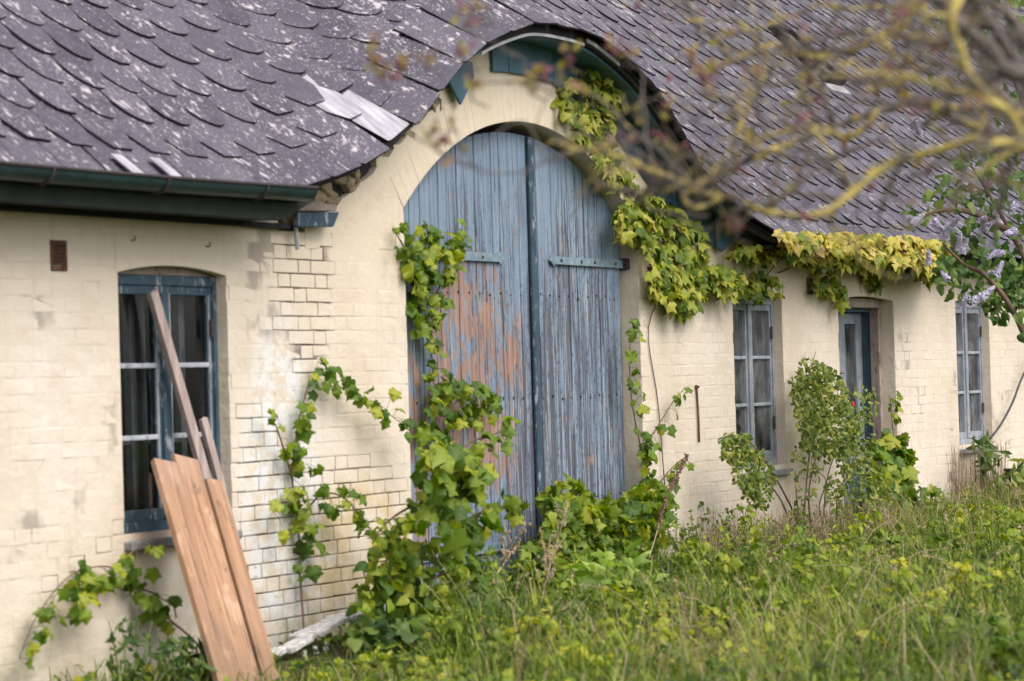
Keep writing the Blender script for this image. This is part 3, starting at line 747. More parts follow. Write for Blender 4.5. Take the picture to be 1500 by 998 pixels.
# small iron roof window on the far slope
sw = empty('roof_window', (9.7, 1.7, roof_z(9.7, 1.7)), house)
tx, ty, nz = tile_frame(9.72, 1.75); c = Vector((9.72, 1.76, roof_z(9.72, 1.76)))
def rbox(nm, m, cx, cy, hx, hy, z0, z1): q = MB(); q.obox(c + tx*cx + ty*cy + nz*((z0+z1)/2), tx*hx, ty*hy, nz*((z1-z0)/2)); q.build(nm, MT[m], sw, bevel=.004)
for s in (-1, 1): rbox('frame', 'bitumen', s*.23, 0, .025, .40, -.02, .10)
rbox('frame', 'bitumen', 0, .375, .205, .025, -.02, .10); rbox('frame', 'bitumen', 0, -.375, .205, .025, -.02, .09)
rbox('pane', 'window_glass', 0, 0, .205, .35, .05, .056); rbox('flashing', 'zinc', 0, -.46, .27, .06, .012, .02); rbox('underlay', 'bitumen', 0, 0, .2, .34, -.015, -.005)

# ---- eyebrow edge, soffit and fascia
def ribbon(mb, x0, x1, n, yf_, lo, hi, thick=.02):
    for i in range(n):
        a_, b_ = lerp(x0, x1, i/n), lerp(x0, x1, (i+1)/n)
        pts = []
        for y_ in (yf_, yf_ + thick):
            for (xx, off) in ((a_, lo), (b_, lo), (b_, hi), (a_, hi)): pts.append((xx, y_, roof_z(xx, YE) + off))
        mb.add(pts, [(0, 1, 2, 3), (7, 6, 5, 4), (0, 4, 5, 1), (3, 2, 6, 7)] + ([(0, 3, 7, 4)] if i == 0 else []) + ([(1, 5, 6, 2)] if i == n-1 else []))
mb = MB(); ribbon(mb, -3.25, 4.6, 80, YE + .012, -.085, -.026, .03); mb.build('edge_board', MT['bitumen'], roof, fix=False)
mb = MB(); ribbon(mb, -1.02, .42, 22, YE - .004, -.105, -.087, .012); mb.build('drip_edge', MT['zinc'], roof, fix=False)
mb = MB(); ribbon(mb, .46, .95, 8, YE - .006, -.075, -.05, .012); mb.build('drip_edge', MT['zinc'], roof, fix=False)
mb = MB(); ribbon(mb, 1.0, 4.2, 40, YE - .004, -.050, -.030, .010); mb.build('drip_edge', MT['gutter_green'], roof, fix=False)
x = -3.1; i = 0
while x < 4.5:
    w_ = .27; mb = MB(); x1_ = x + w_ - .006
    pts = []
    for off in (-.085, -.105):
        for (xx, yy) in ((x, YE+.045), (x1_, YE+.045), (x1_, -.001), (x, -.001)): pts.append((xx, yy, roof_z(xx, yy if yy > YE else YE) + off - (yy-YE)*.42))
    mb.add(pts, [(0, 1, 2, 3), (7, 6, 5, 4), (0, 4, 5, 1), (1, 5, 6, 2), (2, 6, 7, 3), (3, 7, 4, 0)])
    mb.build('soffit_board', MT['soffit_blue'], roof); x += w_; i += 1
# fascia boards closing the top of the wall under the eyebrow
def fascia(xa, xb, dz0, dz1, h0, h1, y=-.028, tw=0):
    za, zb = roof_z(xa, -.03) - .19, roof_z(xb, -.03) - .19
    mb = MB(); mb.prism([(xa, za - h0), (xb, zb - h1), (xb, zb + dz1), (xa, za + dz0)], y, y + .02); o = mb.build('fascia_board', MT['soffit_blue'], roof, bevel=.003); return o
xs_ = [-.34, -.12, .19, .52, .86, 1.2, 1.5, 1.8, 2.1, 2.42, 2.75, 3.1]
for i in range(len(xs_)-1): fascia(xs_[i] + .004, xs_[i+1] - .004, .1, .1, .235, .235 + (.03 if i == 10 else 0), -.028 - .0012*(i % 2))
mb = MB(); mb.prism([(-1.02, 3.25), (-.84, 3.085), (-.655, 3.27), (-.68, 3.36), (-.93, 3.36)], -.062, -.044); mb.build('fascia_board', MT['soffit_blue'], roof, bevel=.003)
mb = MB(); mb.prism([(3.11, 2.33), (3.2, 2.30), (3.56, 2.46), (3.56, 2.62), (3.11, 2.66)], -.060, -.042); mb.build('fascia_board', MT['soffit_blue'], roof, bevel=.003)

# ---- left eave: half-round gutter, boxed dark soffit; right eave: plain fascia
gut = empty('gutter', (-6, -.42, 2.4), house)
mb = MB(); n = 10; gx = [XL - .2 + i*(abs(XL - .2) - 3.22)/12 for i in range(13)]
prof = [(math.cos(math.pi*k/n) * .066, -math.sin(math.pi*k/n) * .066) for k in range(n+1)]
for r_, flip in ((1, 0), (.94, 1)):
    n0 = len(mb.v); vs_ = [(x_, -.385 + py_*r_, 2.412 + pz_*r_ + .004*math.sin(x_*1.7) + (x_+8)*.006) for x_ in gx for py_, pz_ in prof]
    mb.add(vs_, [(i*(n+1)+k, i*(n+1)+k+1, (i+1)*(n+1)+k+1, (i+1)*(n+1)+k) if not flip else (i*(n+1)+k, (i+1)*(n+1)+k, (i+1)*(n+1)+k+1, i*(n+1)+k+1) for i in range(12) for k in range(n)])
gz_ = lambda x_: 2.412 + .004*math.sin(x_*1.7) + (x_+8)*.006
mb.build('trough', MT['gutter_green'], gut, smooth=True, fix=False)
mb = MB(); mb.tube([(x_, -.452, gz_(x_) + .003) for x_ in gx], .009, 6); mb.build('rolled_rim', MT['dark_iron'], gut, smooth=True)
for x_ in (-6.6, -5.55, -4.62, -3.72):
    mb = MB(); mb.tube([(x_, -.385 - math.cos(math.pi*k/8)*.071, gz_(x_) - math.sin(math.pi*k/8)*.071) for k in range(9)], .008, 5); mb.build('gutter_bracket', MT['dark_iron'], gut)
mb = MB(); xe = gx[-1]; mb.prism([(xe-.004, 0), (xe+.004, 0), (xe+.004, .01), (xe-.004, .01)], 0, .01) if False else mb.add([(xe, -.385 + py_, gz_(xe) + pz_) for py_, pz_ in prof], [tuple(range(n+1))]); mb.build('end_cap', MT['gutter_green'], gut, fix=False)
ev = empty('eave', (-5, -.2, 2.3), house)
mb = MB(); mb.prism([(XL, 2.275), (-3.42, 2.272), (-3.30, 2.30), (-3.02, 2.405), (XL, 2.405)], -.325, -.303); mb.build('eave_board', MT['soffit_dark'], ev, bevel=.004)
mb = MB(); mb.box((XL, -.302, 2.29), (-3.25, -.002, 2.315)); mb.build('eave_soffit', MT['soffit_dark'], ev)
mb = MB(); mb.box((XL, -.06, 2.262), (-2.86, -.004, 2.289)); mb.build('eave_batten', MT['bitumen'], ev)
mb = MB(); mb.box((4.0, -.27, 2.30), (XR + 7, -.245, 2.41)); mb.build('eave_board', MT['soffit_dark'], ev)
mb = MB(); mb.box((3.6, -.244, 2.33), (XR + 7, -.002, 2.355)); mb.build('eave_soffit', MT['soffit_dark'], ev)
# broken corner where the eave box ends: blue board stump, crumbling masonry
mb = MB(); mb.prism([(-2.86, 2.27), (-2.47, 2.285), (-2.40, 2.37), (-2.84, 2.35)], -.10, -.07); mb.build('eave_board', MT['frame_blue'], ev, bevel=.004)
mb = MB(); mb.prism([(-2.84, 2.36), (-2.42, 2.375), (-2.40, 2.41), (-2.80, 2.42)], -.09, -.03); mb.build('eave_board', MT['bare_wood_frame'], ev, bevel=.004)
mb = MB(); mb.tube([(-2.80, -.05, 2.34), (-2.80, -.06, 2.15)], .012, 6); mb.build('gutter_spike', MT['zinc'], ev)
mb = MB(); ec = [(x_, wall_top(x_)) for x_ in [-2.62 + .07*i for i in range(24)]]
mb.prism([(x_, z_ - .13) for x_, z_ in ec] + [(x_, z_ + .012*math.sin(x_*31)) for x_, z_ in ec[::-1]], -.0035, .05); mb.build('wall_edge', MT['wall_paint'], ev, tint=True)
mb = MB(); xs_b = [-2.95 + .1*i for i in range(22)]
mb.prism([(x_, wall_top(min(x_, -.71)) - .06 if wall_top(x_) < 5 else 3.2) for x_ in xs_b] + [(x_, roof_z(x_, .02) - .08) for x_ in xs_b[::-1]], .040, .0515); mb.build('wall_gap_shade', MT['bitumen'], ev, fix=True)  # black sheet behind the rubble: the recess's shade put into its colour
for k in range(40):
    xx = U(-2.9, -1.0); zlo = wall_top(xx); zz = U(zlo + .01, zlo + .20)
    if zz > roof_z(xx, 0) - .1: continue
    q = MB(); sz = U(.045, .085); q.obox((xx, .03 + U(-.015, .01), zz), V(sz*U(.5, 1.3), U(-.02, .02), U(-.05, .06)), V(0, .03, 0), V(U(-.04, .04), 0, U(.02, .045)))
    q.build('loose_brick', MT['rubble'], ev, bevel=.008)

# ================================================================== LEANING TIMBER
def board(name, top, bot, wdt, th, mat, label, cat, wdir=None, group=None):
    """a straight board from its top centre to its foot centre"""
    top, bot = Vector(top), Vector(bot); d = top - bot; L = d.length; d.normalize()
    ax = (wdir or V(1, 0, 0)); ax = (ax - d*ax.dot(d)).normalized(); n = d.cross(ax).normalized()
    b = bmesh.new(); bmesh.ops.create_cube(b, size=1)
    for v in b.verts: v.co = Vector((v.co.x*wdt, v.co.y*th, (v.co.z + .5)*L))
    for v in b.verts:
        v.co.x += U(-.003, .003); v.co.z += U(-.006, .006)
    bmesh.ops.bevel(b, geom=b.edges[:], offset=.0025, segments=1, affect='EDGES')
    me = bpy.data.meshes.new(name); b.to_mesh(me); b.free(); me.materials.append(MT[mat])
    o = bpy.data.objects.new(name, me); COL.objects.link(o)
    o.matrix_world = Matrix(((ax.x, n.x, d.x, bot.x), (ax.y, n.y, d.y, bot.y), (ax.z, n.z, d.z, bot.z), (0, 0, 0, 1)))
    return tag(o, label, cat, group)
def on(px, py, y): return P(px, py, y)
ZB = -.10
def foot(px, y):      # foot on the ground at image column px
    best = min((abs(P(px, py, y).z - ZB), py) for py in range(940, 1140, 2)); return P(px, best[1], y)
Y_T, Y_B = -.125, -.74
def through(a_, b_):
    t = (ZB - a_.z)/(b_.z - a_.z); return a_.lerp(b_, t)
wd = V(1, -.10, 0)
pa_t, pa_b = on(256, 673, Y_T), foot(362, Y_B)
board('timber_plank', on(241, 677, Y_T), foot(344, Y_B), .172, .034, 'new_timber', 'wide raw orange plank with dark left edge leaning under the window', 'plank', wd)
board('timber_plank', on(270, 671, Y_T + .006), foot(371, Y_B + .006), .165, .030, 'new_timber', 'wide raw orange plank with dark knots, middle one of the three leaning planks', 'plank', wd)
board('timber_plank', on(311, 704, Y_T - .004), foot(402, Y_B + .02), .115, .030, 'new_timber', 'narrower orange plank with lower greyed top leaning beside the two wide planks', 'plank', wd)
board('long_batten', on(223, 428, .02), through(on(223, 428, .02), on(301, 700, -.052)), .062, .034, 'lath_grey', 'long thin grey batten reaching up across the window panes behind the planks', 'batten', wd)
board('short_batten', on(297, 613, -.02), through(on(297, 613, -.02), on(324, 715, -.05)), .05, .03, 'lath_grey', 'short pale grey batten sticking up behind the narrower plank', 'batten', wd)

# rotten white boards at the foot of the wall
wb = empty('rotten_step', PZ(470, 930, 0)); tag(wb, 'rotten white painted wooden step collapsing at the wall foot beside gate', 'step')
def wpiece(nm, p, q, wdt, th, up=V(0, 0, 1)):
    d = (q - p); L = d.length; d.normalize(); s = d.cross(up).normalized(); mb = MB(); n = 7
    for i in range(n):
        a_, b_ = i/n, (i+1)/n; j = U(.7, 1.05)
        mb.obox(p + d*L*(a_+b_)/2 + s*U(-.01, .01) + V(0, 0, U(-.006, .006)), d*L*(b_-a_)*.5, s*wdt*.5*j, s.cross(d)*th*.5*U(.7, 1.1))
    mb.build(nm, MT['white_rotten'], wb, bevel=.004)
yb = -.24
wpiece('tread', P(398, 962, yb-.1), P(505, 905, yb), .10, .03); wpiece('tread', P(430, 935, yb+.08), P(505, 900, yb+.1), .07, .03)
wpiece('rail', P(495, 910, yb+.05), P(592, 882, yb+.12), .06, .04)
for px, py in ((445, 945), (462, 940), (478, 935)): wpiece('slat', P(px, py, yb-.08) - V(0, 0, .02), P(px, py+52, yb-.08), .035, .02, V(0, 1, .1))

# ================================================================== LEAVES
def leaf_mesh(name, kind, mat, seed=0):
    """unit leaf: stalk at origin, tip at +y, length about 1, face +z"""
    rr = random.Random(seed); j = lambda a: a*rr.uniform(.93, 1.07)
    if kind == 'grape':
        half = [(.0, .10), (.13, -.03), (.27, -.07), (.37, .05), (.49, .13), (.47, .25), (.40, .33), (.52, .43), (.60, .60), (.46, .61), (.31, .57), (.35, .72), (.24, .78), (.13, .92)]; tip = 1.06; fold = .18
    elif kind == 'creeper':
        half = [(.0, .04), (.12, -.02), (.30, .03), (.44, .16), (.52, .32), (.66, .62), (.46, .52), (.29, .44), (.27, .62), (.14, .84)]; tip = 1.16; fold = .30
    elif kind == 'heart':
        half = [(.0, .05), (.18, -.02), (.34, .10), (.38, .30), (.30, .55), (.16, .80)]; tip = 1.05; fold = .2
    elif kind == 'oval':
        half = [(.0, .0), (.18, .15), (.28, .42), (.22, .72), (.08, .92)]; tip = 1.0; fold = .2
    else:
        half = [(.0, .0), (.10, .2), (.13, .45), (.08, .75)]; tip = 1.0; fold = .15
    cu = rr.uniform(.05, .55); wv = rr.uniform(.06, .16); fold *= rr.uniform(.5, 1.8)
    zf = lambda x, y: -fold*abs(x)*1.2 + wv*math.sin(x*9 + seed*1.3 + y*3) - cu*(y - .25)**2
    r_ = [(j(x), j(y)) for x, y in half[1:]]; l_ = [(-j(x), j(y)) for x, y in half[1:]]
    mid = [(0, half[0][1]), (0, .33), (0, .66), (0, tip)]
    vs_ = [(x, y, zf(x, y)) for x, y in mid] + [(x, y, zf(x, y)) for x, y in r_] + [(x, y, zf(x, y)) for x, y in l_]
    fs_ = []
    for side, off in ((1, 4), (-1, 4 + len(r_))):
        chain = [0] + [off + i for i in range(len(r_))] + [3]; ys_ = [vs_[c][1] for c in chain]
        prev = 0
        for i in range(len(chain) - 1):
            yy = (ys_[i] + ys_[i+1]) / 2; m = 1 if yy < .5 else 2
            if m != prev and prev: fs_.append((chain[i], 2, 1) if side == 1 else (chain[i], 1, 2))
            if chain[i+1] != m and chain[i] != m: fs_.append((chain[i], chain[i+1], m) if side == 1 else (chain[i+1], chain[i], m))
            prev = m
    me = bpy.data.meshes.new(name); me.from_pydata(vs_, [], fs_); me.materials.append(MT[mat]); me.update()
    me.polygons.foreach_set('use_smooth', [True]*len(me.polygons)); return me
def lset(kind, mat): return [leaf_mesh('leaf', kind, mat, s) for s in range(8)]
LG = lset('grape', 'vine_leaf'); LC = lset('creeper', 'creeper_leaf'); LY = lset('creeper', 'yellow_leaf')
def raw(kind):
    out = []
    for s in range(5):
        me = leaf_mesh('tmp', kind, 'vine_leaf', s); out.append(([v.co.copy() for v in me.vertices], [tuple(p.vertices) for p in me.polygons])); bpy.data.meshes.remove(me)
    return out
RAW = {k: raw(k) for k in ('grape', 'creeper', 'heart', 'oval', 'lance')}
def leaf_matrix(p, size, out=V(-.25, -1, .35), droop=1.0, spread=.6):
    n = (Vector(out).normalized() + V(random.gauss(0, spread), random.gauss(0, spread*.6), random.gauss(0, spread))).normalized()
    t = V(random.gauss(0, .7), random.gauss(-.2, .4), -droop + random.gauss(0, .4)); t = (t - n*t.dot(n))
    if t.length < .1: t = n.orthogonal()
    t.normalize(); x = t.cross(n).normalized()
    return Matrix(((x.x*size, t.x*size, n.x*size, p.x), (x.y*size, t.y*size, n.y*size, p.y), (x.z*size, t.z*size, n.z*size, p.z), (0, 0, 0, 1)))
def leaf_obj(meshes, p, size, parent, **kw):
    size *= U(.62, 1.15); return link('leaf', random.choice(meshes), parent, leaf_matrix(p, size, **kw))
def leaf_add(mb, kind, p, size, tint=None, **kw):
    vs_, fs_ = random.choice(RAW[kind]); M = leaf_matrix(p, size, **kw); mb.add([M @ v for v in vs_], fs_, R() if tint is None else min(1, max(0, tint)))
def along(path, t):
    k = t*(len(path)-1); i = min(int(k), len(path)-2); return path[i].lerp(path[i+1], k - i)

def vine(label, paths, leaves, meshes=LG, stem='vine_stem', cat='vine', rad=.007, size=(.075, .12), group=None, out=V(-.25, -1, .4), droop=1.0, name='grape_vine', jit=.05, spread=.6):
    """paths: lists of (px,py,Y); leaves: per path count (+ optional t-range)"""
    pp = [smooth_path([P(*q) for q in path], 6) for path in paths]
    v = empty(name, pp[0][0]); tag(v, label, cat, group)
    for path in pp:
        mb = MB(); L = len(path); mb.tube(path, [rad*(1 - .75*i/L) for i in range(L)], 5); mb.build('stem', MT[stem], v, smooth=True)
    pet = MB()
    for path, spec in zip(pp, leaves):
        n, t0, t1 = spec if isinstance(spec, tuple) else (spec, .05, 1)
        for i in range(n):
            t = t0 + (t1 - t0)*((i + R()) / n); a_ = along(path, t)
            off = V(random.gauss(0, jit), -abs(random.gauss(0, jit*.7)) - .012, random.gauss(0, jit*.9)); p = a_ + off
            s = U(*size) * (1 - .35*t)
            leaf_obj(meshes, p, s, v, out=out, droop=droop, spread=spread); pet.tube([a_, a_.lerp(p, .6) + V(0, 0, .012), p], .0016, 3, caps=False)
    pet.build('leaf_stalks', MT['green_stem'], v, fix=False)['kind'] = 'stuff'; return v
def blobs_leaves(v, blobs, meshes, size, **kw):
    """blobs: (px,py,rx,ry,Y,depth,n)"""
    for (cx, cy, rx, ry, Y, dy, n) in blobs:
        for i in range(n):
            q = U(0, 6.283); r_ = math.sqrt(R()); p = P(cx + rx*r_*math.cos(q), cy + ry*r_*math.sin(q), Y - R()*dy)
            leaf_obj(meshes, p, U(*size), v, **kw)

vine('sparse young grape vine sprawling up the wall below the window with leaning planks', [[(318, 1000, -.25), (290, 945, -.15), (245, 905, -.06), (200, 862, -.05), (165, 832, -.05), (120, 835, -.06), (85, 860, -.07), (50, 910, -.08), (28, 965, -.09)],
     [(165, 832, -.05), (190, 812, -.08), (212, 790, -.1)], [(120, 835, -.06), (135, 870, -.1), (100, 905, -.12), (62, 890, -.12)], [(200, 862, -.05), (222, 868, -.07), (245, 882, -.08)]], [(34, .25, 1), 7, 12, 6], size=(.085, .125))
vine('grape vine climbing the bare brick patch left of gate and arching over', [[(446, 935, -.10), (440, 850, -.04), (437, 770, -.03), (428, 700, -.04), (432, 650, -.05), (442, 600, -.06), (462, 545, -.06), (500, 568, -.08), (545, 590, -.10), (590, 622, -.14), (615, 645, -.18)],
     [(437, 765, -.04), (470, 725, -.08), (505, 730, -.12), (530, 762, -.16), (565, 795, -.2)], [(428, 700, -.04), (410, 640, -.06), (398, 610, -.08)], [(438, 740, -.03), (415, 735, -.06), (398, 752, -.08)]], [(74, .12, .98), 26, 7, 7], size=(.075, .115))
vj = vine('leafy grape vine hanging on left edge of the blue gate under the hinge', [[(650, 900, -.30), (640, 760, -.16), (640, 640, -.02), (634, 540, .05), (625, 470, .05), (612, 400, .03), (622, 340, .02)], [(625, 470, .05), (650, 400, .04), (668, 335, .03)], [(612, 420, .03), (590, 360, -.03), (574, 335, -.05)]], [(44, .46, 1), 20, 14], size=(.07, .115))
blobs_leaves(vj, [(630, 368, 42, 42, .03, .12, 50), (616, 440, 20, 48, .05, .10, 26)], LG, (.075, .12), out=V(-.2, -1, .5))
vg = vine('leafy grape vine bunched on left gate leaf beside the pale latch', [[(668, 880, -.25), (665, 760, -.10), (655, 660, .02), (662, 600, .04), (690, 575, .04), (722, 590, .04)], [(655, 660, .02), (632, 610, .03), (628, 560, .04)]], [(18, .62, 1), 14], size=(.065, .10))
blobs_leaves(vg, [(682, 588, 50, 34, .04, .10, 46), (655, 560, 26, 22, .05, .06, 18), (640, 630, 30, 22, .04, .1, 16)], LG, (.065, .105), out=V(-.2, -1, .5))
# tall young vine standing free in front of the gate
tv = vine('tall free standing young vine with big drooping leaves before the gate', [[(655, 985, -.85), (668, 900, -.85), (672, 800, -.85), (668, 720, -.85), (680, 655, -.85), (715, 640, -.88), (742, 628, -.9)], [(670, 760, -.85), (620, 740, -.80), (580, 755, -.75), (545, 790, -.72)],
     [(670, 780, -.85), (715, 745, -.9), (755, 745, -.95)], [(672, 840, -.85), (640, 845, -.8), (620, 890, -.8)], [(668, 720, -.85), (640, 660, -.82), (612, 640, -.8)], [(672, 840, -.85), (700, 830, -.9), (712, 860, -.92)]], [(26, .3, 1), 20, 20, 8, 22, 8], size=(.10, .155), rad=.012, out=V(-.3, -1, .55), droop=1.1)
blobs_leaves(tv, [(665, 690, 55, 45, -.83, .2, 34), (640, 765, 60, 30, -.82, .2, 16), (700, 840, 20, 50, -.85, .15, 10)], LG, (.10, .155), out=V(-.3, -1, .55))
vine('thin grape vine trailing down the brick jamb right of gate', [[(968, 800, -.12), (958, 720, -.08), (940, 660, -.05), (926, 590, -.03), (922, 520, -.03), (928, 472, -.03)], [(940, 660, -.05), (960, 630, -.06), (985, 590, -.07), (1000, 572, -.07)], [(958, 720, -.08), (980, 690, -.1), (1005, 668, -.1)]], [44, 14, 10], size=(.075, .12), jit=.045)
vd = vine('big leaved grape vine mounding right of the house door', [[(1325, 790, -.15), (1318, 730, -.12), (1312, 670, -.08), (1306, 610, -.06), (1303, 578, -.05)], [(1318, 730, -.12), (1345, 720, -.2), (1370, 712, -.25)], [(1318, 740, -.12), (1290, 700, -.2), (1270, 690, -.2)]], [34, 10, 12], size=(.10, .16), jit=.06)
blobs_leaves(vd, [(1305, 665, 26, 36, -.10, .15, 40), (1320, 720, 28, 40, -.12, .25, 44), (1290, 725, 20, 40, -.12, .25, 26)], LG, (.11, .18), out=V(-.3, -1, .5))

# ---- creeper on the wall right of the gate
def poly_scatter(poly, n, seed):
    rr = random.Random(seed); xs = [p[0] for p in poly]; ys_ = [p[1] for p in poly]; out = []
    while len(out) < n:
        x, y = rr.uniform(min(xs), max(xs)), rr.uniform(min(ys_), max(ys_)); c = False; j = len(poly) - 1
        for i in range(len(poly)):
            (xi, yi), (xj, yj) = poly[i], poly[j]
            if (yi > y) != (yj > y) and x < (xj - xi)*(y - yi)/(yj - yi) + xi: c = not c
            j = i
        if c: out.append((x, y))
    return out
def creeper(label, polys, paths, meshes, matA, cap, size, name, out=V(-.3, -1, .55)):
    pp = [smooth_path([P(*q) for q in path], 5) for path in paths]
    v = empty(name, pp[0][0]); tag(v, label, 'creeper')
    for path in pp:
        mb = MB(); L = len(path); mb.tube(path, [.005*(1 - .7*i/L) for i in range(L)], 5); mb.build('stem', MT['vine_stem'], v, smooth=True)
    pts = []
    for k, (poly, n, Y, dy) in enumerate(polys):
        pts += [(P(x, y, Y - R()*dy)) for x, y in poly_scatter(poly, n, 50 + k)]
    pts.sort(key=lambda p: depth_of(p)); restm = MB()
    for i, p in enumerate(pts):
        s = U(*size); kw = dict(out=out, droop=1.4, spread=.42)
        if i < cap: leaf_obj(meshes, p, s, v, **kw)
        else: leaf_add(restm, 'creeper', p, s, **kw)
    if len(pts) > cap: o = restm.build('leaf_mass', MT[matA], v, smooth=True, tint=True, fix=False); o['kind'] = 'stuff'
    return v
creeper('green creeper covering the wall between gate arch and dark eyebrow eave', [([(822, 118), (865, 95), (905, 100), (912, 130), (895, 190), (912, 232), (900, 262), (876, 248), (850, 200), (822, 160)], 200, -.01, .08),
    ([(862, 100), (890, 75), (912, 110), (905, 150), (880, 150)], 34, -.05, .12),
    ([(905, 290), (950, 280), (985, 300), (1022, 330), (1035, 372), (1030, 410), (1010, 455), (990, 462), (975, 440), (955, 425), (965, 385), (930, 350), (898, 345)], 360, -.01, .12), ([(880, 250), (905, 230), (940, 262), (930, 280), (895, 275)], 24, -.01, .06),
    ([(950, 385), (1030, 385), (1100, 395), (1140, 405), (1140, 432), (1100, 440), (1050, 428), (1000, 455), (952, 430)], 250, -.01, .12), ([(1060, 350), (1100, 355), (1140, 365), (1140, 385), (1085, 378)], 34, -.06, .15)],
    [[(980, 800, -.05), (965, 600, -.012), (950, 480, -.012), (980, 400, -.012), (940, 320, -.012), (900, 250, -.012), (870, 160, -.012)], [(980, 400, -.012), (1060, 410, -.012), (1140, 415, -.012)]], LC, 'creeper_leaf_a', 300, (.07, .108), 'wall_creeper')
creeper('yellow leaved creeper hanging in a fringe along the eave above the house door', [([(1142, 335), (1200, 338), (1290, 342), (1385, 352), (1392, 375), (1388, 400), (1365, 412), (1345, 385), (1300, 378), (1240, 368), (1180, 362), (1145, 352)], 450, -.28, .16)],
    [[(1110, 420, -.012), (1150, 375, -.1), (1200, 358, -.26), (1300, 362, -.28), (1385, 378, -.29)]], LY, 'yellow_leaf_a', 300, (.085, .125), 'eave_creeper', out=V(-.3, -.8, .9))
creeper('green creeper shoots dangling from the eave over the air vent and house door', [([(1142, 358), (1230, 368), (1330, 382), (1385, 392), (1380, 402), (1300, 396), (1230, 386), (1150, 378)], 210, -.20, .1), ([(1195, 385), (1225, 385), (1240, 420), (1235, 445), (1215, 430), (1195, 420)], 54, -.05, .08), ([(1270, 395), (1290, 400), (1288, 425), (1268, 425)], 18, -.03, .06), ([(1340, 390), (1370, 392), (1365, 405), (1345, 402)], 16, -.1, .1)],
    [[(1140, 400, -.012), (1200, 380, -.03), (1225, 410, -.02), (1232, 438, -.02)], [(1255, 392, -.02), (1262, 430, -.012)]], LC, 'creeper_leaf_a', 300, (.075, .11), 'hanging_creeper')

# ---- shrubs with small leaves
def shrub(label, name, base, stems, blobs, kind, mat, size, stem='vine_stem', rad=.008, cat='shrub', spread=.9, out=V(-.2, -.8, .7), extra=None, droop=.5):
    v = empty(name, base); tag(v, label, cat)
    for path in stems:
        pt = smooth_path([P(*q) for q in path], 5); L = len(pt); mb = MB(); mb.tube(pt, [rad*(1 - .7*i/L) for i in range(L)], 5); mb.build('stem', MT[stem], v, smooth=True)
    cr = MB()
    for (cx, cy, rx, ry, Y, dy, n) in blobs:
        for i in range(n):
            q = U(0, 6.283); r_ = math.sqrt(R()); x, y = cx + rx*r_*math.cos(q), cy + ry*r_*math.sin(q)
            p = P(x, y, Y - R()*dy)
            if noise.noise(p*5.0) < -.22 and R() < .8: continue
            leaf_add(cr, kind, p, U(*size), None, out=out, droop=droop, spread=spread)
    cr.build('crown', MT[mat], v, smooth=True, tint=True, fix=False); return v
rb = shrub('rambling rose bush with bare lower canes left of the house door', 'rose_bush', P(1190, 790, -.2),
    [[(1175, 790, -.2), (1182, 700, -.18), (1190, 620, -.15), (1185, 560, -.1), (1195, 515, -.08)], [(1190, 790, -.2), (1185, 720, -.2), (1200, 650, -.2), (1215, 590, -.18)], [(1205, 790, -.22), (1212, 700, -.25), (1235, 640, -.25)], [(1225, 790, -.25), (1228, 720, -.3), (1250, 690, -.3)],
     [(1265, 790, -.4), (1262, 740, -.4), (1255, 680, -.4), (1245, 640, -.38)], [(1180, 790, -.2), (1168, 740, -.22), (1165, 690, -.2)], [(1215, 790, -.25), (1200, 745, -.25), (1210, 705, -.2), (1195, 690, -.2)]],
    [(1200, 580, 40, 48, -.08, .3, 800), (1185, 555, 26, 32, -.06, .2, 130), (1215, 625, 45, 42, -.1, .35, 680), (1250, 655, 32, 38, -.2, .3, 420), (1255, 720, 48, 40, -.25, .35, 400), (1180, 700, 22, 70, -.12, .2, 70), (1265, 590, 22, 30, -.1, .2, 90), (1190, 660, 26, 36, -.1, .2, 70)], 'oval', 'rose_leaf_a', (.035, .065))
q = MB(); p = P(1249, 592, -.42)
for k in range(14):
    a_ = k*2.4; q.obox(p + V(math.cos(a_), -.3, math.sin(a_))*(.006 + .0008*k), V(.007, 0, .002), V(0, .005, .002), V(.0015, .001, .006))
q.build('rose_flower', simple('rose_red', (.30, .03, .02), (.45, .07, .04), 20), rb)
shrub('arching rose cane with dense small leaves before the window between gate and house door', 'rose_cane', P(1185, 800, -.3), [[(1185, 800, -.3), (1160, 745, -.32), (1130, 690, -.34), (1100, 650, -.34), (1070, 636, -.34)], [(1168, 800, -.3), (1145, 735, -.33), (1110, 690, -.35)]],
    [(1078, 655, 24, 24, -.28, .2, 330), (1105, 690, 30, 30, -.28, .22, 380), (1110, 722, 22, 22, -.28, .2, 180)], 'oval', 'rose_leaf_a', (.035, .062), rad=.01)
shrub('dark green bush filling the foot of the right gate leaf', 'low_bush', PZ(860, 860), [[(850, 870, -.3), (845, 780, -.3), (820, 720, -.25)], [(870, 870, -.3), (885, 780, -.3), (900, 735, -.25)], [(880, 870, -.3), (930, 790, -.3), (955, 740, -.25)]],
    [(830, 735, 40, 34, .02, .35, 150), (870, 775, 70, 42, -.02, .45, 340), (930, 765, 45, 40, -.05, .4, 200), (850, 815, 80, 34, -.05, .5, 260), (945, 730, 26, 26, -.05, .3, 70)], 'grape', 'vine_leaf_a', (.065, .11))
shrub('yellow green bush with small leaves around the foot of the tall vine', 'low_bush', PZ(590, 930), [[(585, 960, -.5), (575, 860, -.45), (560, 800, -.4)], [(600, 960, -.5), (615, 870, -.5), (640, 820, -.45)], [(570, 960, -.5), (545, 880, -.42), (530, 830, -.38)]],
    [(575, 820, 40, 46, -.35, .4, 150), (615, 850, 55, 60, -.35, .5, 210), (560, 885, 40, 40, -.35, .4, 110), (650, 905, 60, 50, -.4, .5, 190), (680, 930, 40, 50, -.6, .4, 170)], 'heart', 'vine_leaf_a', (.06, .10))
